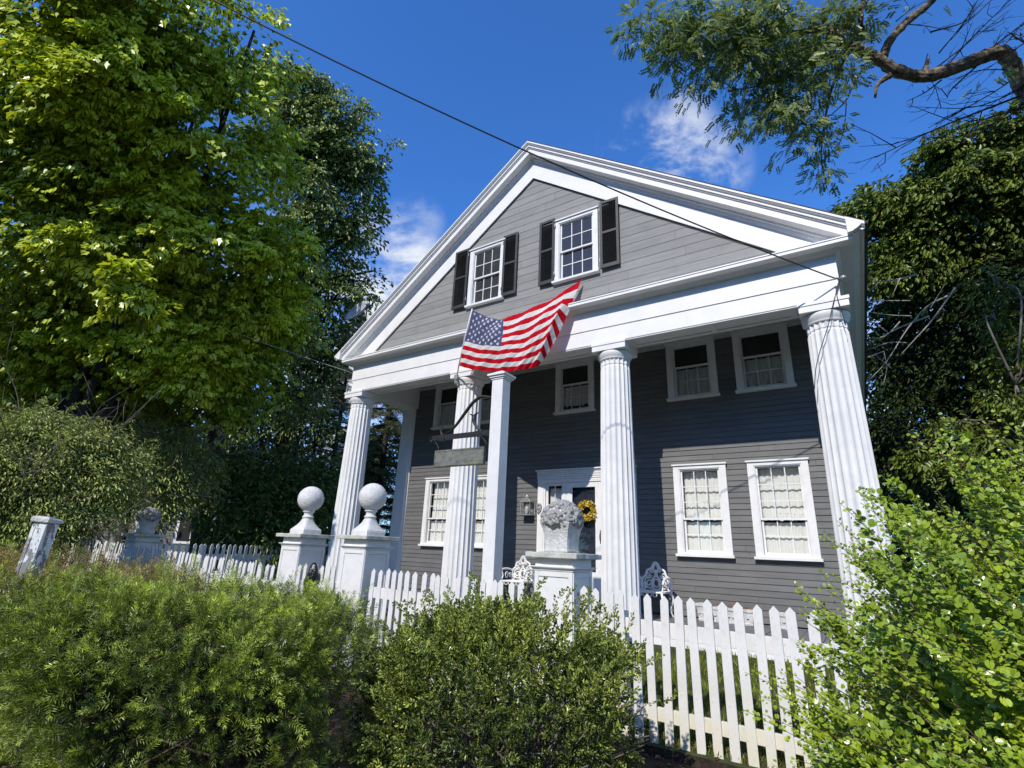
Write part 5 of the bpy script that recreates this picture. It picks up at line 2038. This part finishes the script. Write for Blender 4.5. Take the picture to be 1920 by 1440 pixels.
def hedge_points(n, g, inset=0.0):
    a = g.random(n)
    cap = a < .22
    X = np.where(cap, 0, -10.5 * g.random(n) ** 1.7)
    phi = np.where(cap, g.uniform(-PI / 2, PI / 2, n), np.where(g.random(n) < .72, -PI / 2, PI / 2))
    out = np.stack([np.cos(phi) * cap, np.where(cap, np.sin(phi), np.sign(phi)), np.zeros(n)], 1)
    s = g.random(n) * 2.15
    r = np.zeros(n)
    z = np.zeros(n)
    nr = np.zeros(n)
    nz = np.zeros(n)
    side = s < 1.0
    z[side] = -.88 + s[side] * 1.0
    r[side] = HR - np.where(cap[side], .12, .55) * (1 - s[side]) ** 1.1
    nr[side] = 1
    cor = (s >= 1.0) & (s < 1.5)
    t = (s[cor] - 1.0) / .5 * PI / 2
    r[cor] = HR - .34 + .34 * np.cos(t)
    z[cor] = HT - .34 + .34 * np.sin(t)
    nr[cor] = np.cos(t)
    nz[cor] = np.sin(t)
    top = s >= 1.5
    r[top] = (HR - .34) * np.sqrt(g.random(top.sum())) if True else 0
    z[top] = HT
    nz[top] = 1
    N = out * nr[:, None] + np.array([0, 0, 1.0]) * nz[:, None]
    P = np.stack([HC[0] + X, np.full(n, HC[1]), np.zeros(n)], 1) + out * r[:, None]
    P[:, 2] = z
    w = hump(P, 15, 1.3) * .09 + hump(P, 16, 4.0) * .07
    P = P + N * (w - inset)[:, None]
    P[:, 2] += .03 * np.sin(P[:, 0] * .9) + .06 * np.clip((-.4 - P[:, 0]) / 1.5, 0, 1) * (P[:, 2] > 0)
    return P, nrm(N)


g = np.random.default_rng(61)
hedge = thing('yew_hedge', 'broad clipped yew hedge filling the lower left, sunlit on top and dark inside', 'hedge', (-3.5, -5.6, -.95))
V, F = [], []
gy = np.random.default_rng(5)
for i in range(7):
    x = .10 + i * .125
    for a in (0.15, PI - .15, 1.2 + .7 * (i % 2), -2.0):
        if a == -2.0 and i % 2: continue
        k = len(V)
        L = (.27 + .05 * gy.normal()) * (1 - .3 * max(0, x - .6))
        fw = .45 + .55 * x + .15 * gy.normal()
        d = np.array([fw, .85 * math.cos(a), .85 * math.sin(a)])
        d = d / np.linalg.norm(d) * L
        w = nrm(np.cross(d, [gy.normal() * .3, gy.normal() * .3, 1])) * .0165
        p = np.array([x, 0, 0])
        V += [tuple(p), tuple(p + d * .5 + w), tuple(p + d), tuple(p + d * .5 - w)]
        F.append((k, k + 1, k + 2, k + 3))
for a in np.linspace(0, 2 * PI, 6)[:-1]:
    k = len(V)
    d = np.array([.22, .10 * math.cos(a), .10 * math.sin(a)])
    w = nrm(np.cross(d, [0, .2, 1])) * .0165
    p = np.array([.94, 0, 0])
    V += [tuple(p), tuple(p + d * .5 + w), tuple(p + d), tuple(p + d * .5 - w)]
    F.append((k, k + 1, k + 2, k + 3))
YEW = np.array(V)


def yew_layer(name, mat, n, inset, tmul, seed, sel=None, size=(.085, .145), low_=False):
    g = np.random.default_rng(seed)
    P, N = hedge_points(n, g, inset)
    d = np.linalg.norm(P - CAM, axis=1)
    keepp = g.random(n) < np.clip((3.6 / d) ** 1.3, .12, 1)
    # thin the lower, woody part so the dark inside shows
    low = np.clip((P[:, 2] + .62 + .16 * hump(P, 25, 2.2)) / .80, .30, 1)
    gap = (hump(P, 19, 2.6) > -.42) & (hump(P, 26, 7.5) > -.16)
    if low_: low = np.ones(n)
    keepp &= (g.random(n) < low) & (gap | (g.random(n) < .12))
    if sel is not None: keepp &= sel(P)
    P, N, d = P[keepp], N[keepp], d[keepp]
    n = len(P)
    X = N * .5 + np.array([0, 0, .3]) + g.normal(size=(n, 3)) * .7
    Z = SUNV + N * .5 + g.normal(size=(n, 3)) * .5
    S = g.uniform(*size, n) * np.clip(d / 3.6, 1, 2.2) ** .8
    VV = scatter(YEW, P, X, Z, S)
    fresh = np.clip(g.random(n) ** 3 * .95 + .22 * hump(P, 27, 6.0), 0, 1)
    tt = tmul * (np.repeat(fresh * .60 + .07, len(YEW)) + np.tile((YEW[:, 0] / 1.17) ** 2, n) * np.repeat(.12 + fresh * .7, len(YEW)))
    return np_mesh(name, VV, len(YEW), F, mat, hedge, tt)


YF = F


def brown_zone(P):
    return (P[:, 0] < .1 + .3 * hump(P, 23, 2)) & (P[:, 0] > -5.0) & (P[:, 2] > .2) & (P[:, 1] < -4.6) & (P[:, 1] > -6.4) & (hump(P, 22, 1.6) > -.6)


yew_layer('foliage', MT['yew'], 38000, .0, 1.0, 62, lambda P: ~brown_zone(P))
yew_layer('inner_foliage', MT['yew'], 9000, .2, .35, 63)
yew_layer('shade_tinted_foliage', MT['yew'], 16000, .30, .12, 65, low_=True)  # inner layers tinted darker, painting in the shade inside the hedge
yew_layer('dry_foliage', MT['yew_brown'], 34000, .02, 1.0, 64, brown_zone)
g2 = np.random.default_rng(68)
Pn, Nn = hedge_points(2600, g2, -.02)
kk = (np.linalg.norm(Pn - CAM, axis=1) < 7) & (Nn[:, 2] > .1)
Pn, Nn = Pn[kk][:60], Nn[kk][:60]
i_ = np.repeat(np.arange(len(Pn)), 5)
dd = nrm(Nn + np.array([0, 0, .6]) + g2.normal(size=Nn.shape) * .5)
tt_ = np.tile(np.linspace(0, .2, 5), len(Pn))
pos = Pn[i_] + dd[i_] * tt_[:, None]
VV = scatter(YEW, pos, dd[i_] + g2.normal(size=pos.shape) * .45, SUNV + g2.normal(size=pos.shape) * .5, g2.uniform(.08, .13, len(pos)))
np_mesh('stray_shoots', VV, len(YEW), F, MT['yew'], hedge, np.repeat(.25 + .6 * g2.random(len(pos)), len(YEW)))
mb = MB()
for i in range(420):
    P, N = hedge_points(1, g, .10 + .15 * g.random())
    p, n_ = P[0], N[0]
    if np.linalg.norm(p - CAM) > 7: continue
    root = np.array([p[0] - g.normal() * .3 - n_[0] * .5, HC[1] + g.normal() * .25, -.7 + .4 * g.random()])
    m = (root + p) / 2 + g.normal(size=3) * .12
    c_ = crom([tuple(root), tuple(m), tuple(p)], 4)
    mb.tube(c_, list(np.linspace(.014, .004, len(c_))), 5)
mb.build('branches', MT['twig_brown'], hedge)

# ---- round boxwood in front of the fence
BC = np.array([2.60, -4.29, -.24])
BR = np.array([1.02, 1.02, .60])
box = thing('boxwood_bush', 'rounded boxwood bush with small glossy leaves in front of the picket fence', 'bush', (2.62, -4.27, -.95))
V, F = [], []
T0, f0 = half_leaf([(.25, .24), (.65, .30)], .2)
for i in range(5):
    x = .12 + i * .19
    for sg in (-1, 1):
        k = len(V)
        a = sg * (1.05 - .10 * i) + gy.normal() * .3
        s = .33 * gy.uniform(.75, 1.2)
        tw = gy.normal() * .6
        rl = gy.normal() * .7
        for q in T0:
            lx, ly, lz = q * s
            ly, lz = ly * math.cos(rl) - lz * math.sin(rl), ly * math.sin(rl) + lz * math.cos(rl)
            V.append((x + lx * math.cos(a) - ly * math.sin(a), lx * math.sin(a) + ly * math.cos(a), lz + lx * tw * .6 + .02))
        F += [tuple(k + j for j in f) for f in f0]
k = len(V)
for q in T0:
    V.append((.95 + q[0] * .32, q[1] * .32, q[2] * .32))
F += [tuple(k + j for j in f) for f in f0]
BOXS = np.array(V)


def box_layer(name, n, inset, tmul, seed, size):
    g = np.random.default_rng(seed)
    d = sphere_dirs(n, g)
    d = d[d[:, 2] > -.75]
    d = d[(hump(d, 71, 3.2) > -.62) & (hump(d, 76, 11.0) > -.5)]
    n = len(d)
    bump = 1 + .10 * hump(d, 72, 3.0) + .06 * hump(d, 73, 7.0)
    P = BC + d * BR * (bump - inset * g.random(n))[:, None]
    low = d[:, 2] < 0
    hd = d[low] * np.array([1, 1, 0])
    P[low] = BC + nrm(hd) * BR * (bump[low] - inset * g.random(int(low.sum())))[:, None] * .99
    P[low, 2] = BC[2] + d[low, 2] * .95
    X = d * .9 + np.array([0, 0, .45]) + g.normal(size=(n, 3)) * .5
    VV = scatter(BOXS, P, X, SUNV + d * .4 + g.normal(size=(n, 3)) * .8, g.uniform(*size, n))
    tt = tmul * (np.repeat(g.random(n) * .80, len(BOXS)) + np.tile(BOXS[:, 0] * .30, n))
    return np_mesh(name, VV, len(BOXS), F, MT['box'], box, tt)


box_layer('foliage', 5600, .30, 1.0, 74, (.065, .105))
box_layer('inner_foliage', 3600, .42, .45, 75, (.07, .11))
g2 = np.random.default_rng(79)
d_ = sphere_dirs(400, g2)
d_ = d_[d_[:, 2] > -.1][:90]
i_ = np.repeat(np.arange(len(d_)), 4)
dd = nrm(d_ + np.array([0, 0, .7]) + g2.normal(size=d_.shape) * .35)
pos = BC + d_[i_] * BR * 1.0 + dd[i_] * np.tile(np.linspace(0, .17, 4), len(d_))[:, None]
VV = scatter(BOXS, pos, dd[i_] + g2.normal(size=pos.shape) * .35, SUNV + g2.normal(size=pos.shape) * .7, g2.uniform(.06, .10, len(pos)))
np_mesh('stray_shoots', VV, len(BOXS), F, MT['box'], box, np.repeat(.35 + .5 * g2.random(len(pos)), len(BOXS)))
mb = MB()
for i in range(170):
    d = sphere_dirs(1, g)[0]
    d[2] = abs(d[2]) * .9 - .25
    p = BC + d * BR * 1.02
    r0 = np.array([BC[0] + g.normal() * .12, BC[1] + g.normal() * .12, -.92])
    c_ = crom([tuple(r0), tuple((r0 + p) / 2 + g.normal(size=3) * .1), tuple(p)], 4)
    mb.tube(c_, list(np.linspace(.012, .003, len(c_))), 5)
mb.build('branches', MT['twig'], box)

# ---- barberry at the right: long arching shoots set with small round leaves
barb = thing('barberry_bush', 'bright yellow-green barberry bush with long arching shoots at the lower right', 'bush', (6.25, -5.0, -.95))
g = np.random.default_rng(77)
BB = np.array([6.25, -4.95, -.15])
stems = MB()
LP, LX, LZ, LS, LT = [], [], [], [], []


def shoot(p0, p1, p2, r, n_nodes, start, leaf, seedt):
    t = np.linspace(0, 1, 14)[:, None]
    c = (1 - t) ** 2 * p0 + 2 * t * (1 - t) * p1 + t * t * p2
    stems.tube([tuple(x) for x in c], list(np.linspace(r, r * .22, 14)), 5)
    for k in range(n_nodes):
        f = start + (1 - start) * (k + g.random() * .5) / n_nodes
        q = (1 - f) ** 2 * p0 + 2 * f * (1 - f) * p1 + f * f * p2
        tan = nrm(2 * (1 - f) * (p1 - p0) + 2 * f * (p2 - p1))
        m = 4 if f < .9 else 2
        taper = 1.0 if f < .75 else 1.0 - 2.2 * (f - .75)
        for j in range(m):
            dd = g.normal(size=3)
            dd = nrm(dd - tan * (dd @ tan) * .9)
            LP.append(q + dd * .008 + g.normal(size=3) * .004)
            LX.append(nrm(dd * .75 + tan * g.uniform(.1, .9) + g.normal(size=3) * .3 + np.array([0, -.15, -.1])))
            LZ.append(SUNV * 1.2 + np.array([0, 0, .4]) + g.normal(size=3) * .40)
            LS.append(leaf * g.uniform(.6, 1.2) * taper)
            LT.append(min(1, max(0, .45 * seedt + .40 * g.random() + .25 * f)))


ns = 0
while ns < 760:
    d = sphere_dirs(1, g)[0]
    if ns % 5 < 2: d = nrm(d + np.array([-.75, -.15, .05]))
    if d[2] < -.35: continue
    if d @ nrm(CAM - BB) < -.25: continue
    rad = 1.77 * (1 + .10 * hump(d[None], 78, 2.4)[0]) * g.uniform(.80, 1.07)
    tip = BB + d * rad * np.array([1, 1, .98])
    root = np.array([BB[0] + g.normal() * .25, BB[1] + g.normal() * .25, -.93])
    mid = (root * .5 + tip * .5) + np.array([d[0] * -.15, d[1] * -.15, .06 + .16 * g.random()]) + g.normal(size=3) * .13
    L = np.linalg.norm(tip - root)
    tn = g.random()
    shoot(root, mid, tip, .0045, int(L * .76 / .0195), .24, .035, tn)
    for _ in range(2):
        f = g.uniform(.5, .85)
        q = (1 - f) ** 2 * root + 2 * f * (1 - f) * mid + f * f * tip
        e = q + nrm(d + g.normal(size=3) * .45 + np.array([0, 0, .25])) * g.uniform(.2, .45)
        shoot(q, (q + e) / 2 + np.array([0, 0, .07]), e, .002, int(np.linalg.norm(e - q) / .019), .05, .030, tn)
    ns += 1
stems.build('stems', MT['twig_brown'], barb)
T, fs = OBOV
n = len(LP)
VV = scatter(T, np.array(LP), np.array(LX), np.array(LZ), np.array(LS))
np_mesh('foliage', VV, len(T), fs, MT['barberry'], barb, np.repeat(np.array(LT), len(T)))

# ---- unseen tree row added behind the viewer to block low-sky fill; mirrors in panes
g = np.random.default_rng(88)
opp = None
for i, (x, y, h) in enumerate(((-26, -33, 17.5), (-14, -35, 18.5), (-3, -33, 17.5), (8, -35, 18.5), (19, -33, 17.5), (31, -35, 18), (-38, -32, 17))):
    if opp is None:
        opp = thing('sky_block_tree', 'unseen tall tree added behind the viewer to block low-sky light', 'tree', (x, y, -.9), 'unseen trees added to block low-sky light')
        bl = [(np.array([x + g.normal() * 3.2, y + g.normal() * 2.5, z]), np.ones(3) * r) for z, r in ((4, 3.2), (5.5, 4), (7, 4.2), (9, 4.2), (10.5, 4.2), (12, 4), (13.5, 3.2), (14.8, 2.4))]
        trunk_mesh(opp, MT['bark_dark'], [([(x, y, -.9), (x, y, 6), (x + .3, y, 14)], .45, .1)] + limbs_to([(x, y, 2), (x, y, 6), (x, y, 10)], bl, g, .15, .04), seed=9)
        crown_mesh('crown', opp, MT['sky_block_leaf'], bl, 700, 18, .55, 1.3, OVATE, 99, shell=.3, droop=.4, lean=0)
    else:
        c = copy_tree(opp)
        c.location = (x, y, -.9)
        c.rotation_euler = (0, 0, i * 1.3)
        c.scale = (1, 1, h / 17.5)
# ================================================================== LIGHT, SKY, CAMERA
sv = Vector((math.sin(SUN_AZ) * math.cos(SUN_EL), -math.cos(SUN_AZ) * math.cos(SUN_EL), math.sin(SUN_EL)))
sd = bpy.data.lights.new('sun', 'SUN')
sd.energy = 4.3
sd.angle = R(.53)
sd.color = (1, .93, .84)
so = bpy.data.objects.new('sun', sd)
COL.objects.link(so)
so.location = sv * 40
so.rotation_euler = sv.to_track_quat('Z', 'Y').to_euler()

w = bpy.data.worlds.new('World')
scene.world = w
w.use_nodes = True
nt = w.node_tree
nt.nodes.clear()
out = mk(nt, 'ShaderNodeOutputWorld')
bg = mk(nt, 'ShaderNodeBackground')
bg.inputs['Strength'].default_value = .13
sky = mk(nt, 'ShaderNodeTexSky', sky_type='NISHITA', sun_disc=False)
sky.sun_elevation = SUN_EL
sky.sun_rotation = PI - SUN_AZ
sky.ozone_density = 2.2
sky.air_density = 1.0
sky.dust_density = .1
tc = mk(nt, 'ShaderNodeTexCoord')
nz = mk(nt, 'ShaderNodeTexNoise', Scale=5.5, Detail=9, Roughness=.62, Distortion=.35)
mp = mk(nt, 'ShaderNodeMapping')
mp.inputs['Scale'].default_value = (1, 1, 1.5)
nt.links.new(tc.outputs['Generated'], mp.inputs['Vector'])
nt.links.new(mp.outputs[0], nz.inputs['Vector'])
acc = None
for (u, v, r, amp) in (((.95, .15, .42), 0, .75, 1.0), ((.75, -.45, .75), 0, .5, .8), ((-.5, .85, .12), 0, .35, .8), ((.3, .95, .08), 0, .4, .9), (1250, 285, .085, 1.0), (1320, 320, .07, .75), (1180, 265, .05, .7), (735, 505, .10, 1.15), (700, 470, .07, .9), (600, 560, .16, 1.0), (640, 640, .14, 1.2), (520, 720, .2, 1.1), (250, 820, .3, 1.2),  # direction entries: clouds out of view, added as neutral fill for shaded faces
                       (780, 420, .05, .35)):
    d = Vector(u if isinstance(u, tuple) else ray(u, v)).normalized()
    dot = mk(nt, 'ShaderNodeVectorMath', operation='DOT_PRODUCT')
    nt.links.new(tc.outputs['Generated'], dot.inputs[0])
    dot.inputs[1].default_value = d
    mr = mk(nt, 'ShaderNodeMapRange', interpolation_type='SMOOTHSTEP')
    mr.inputs[1].default_value = math.cos(r * 1.25)
    mr.inputs[2].default_value = math.cos(r * .15)
    mr.inputs[3].default_value = 0
    mr.inputs[4].default_value = amp
    nt.links.new(dot.outputs['Value'], mr.inputs[0])
    if acc is None:
        acc = mr.outputs[0]
    else:
        mx = mk(nt, 'ShaderNodeMath', operation='MAXIMUM')
        nt.links.new(acc, mx.inputs[0])
        nt.links.new(mr.outputs[0], mx.inputs[1])
        acc = mx.outputs[0]
m1 = mk(nt, 'ShaderNodeMath', operation='MULTIPLY')
nt.links.new(acc, m1.inputs[0])
mr = mk(nt, 'ShaderNodeMapRange', interpolation_type='SMOOTHSTEP')
mr.inputs[1].default_value = .40
mr.inputs[2].default_value = .62
nt.links.new(nz.outputs['Fac'], mr.inputs[0])
nt.links.new(mr.outputs[0], m1.inputs[1])
tint = mixc(nt, 1.0, sky.outputs[0], (.52, 1.13, 1.95), 'MULTIPLY')
col = mixc(nt, m1.outputs[0], tint, (6.4, 6.8, 7.5))
nt.links.new(col, bg.inputs['Color'])
nt.links.new(bg.outputs[0], out.inputs['Surface'])

cd = bpy.data.cameras.new('camera')
cd.sensor_width = 36
cd.sensor_fit = 'HORIZONTAL'
cd.lens = F_PX * 36 / 1920
cd.clip_start = .05
cd.clip_end = 3000
co = bpy.data.objects.new('camera', cd)
COL.objects.link(co)
M4 = Matrix.Identity(4)
for i in range(3):
    M4[i][0], M4[i][1], M4[i][2], M4[i][3] = CR[i], CU[i], -CF[i], CAM[i]
co.matrix_world = M4
scene.camera = co
vs = scene.view_settings
vs.view_transform = 'Standard'
vs.look = 'None'
vs.exposure = 0.0
vs.gamma = 1
scene.cycles.use_denoising = True
scene.cycles.denoising_prefilter = 'NONE'
scene.cycles.max_bounces = 8
scene.cycles.transparent_max_bounces = 12
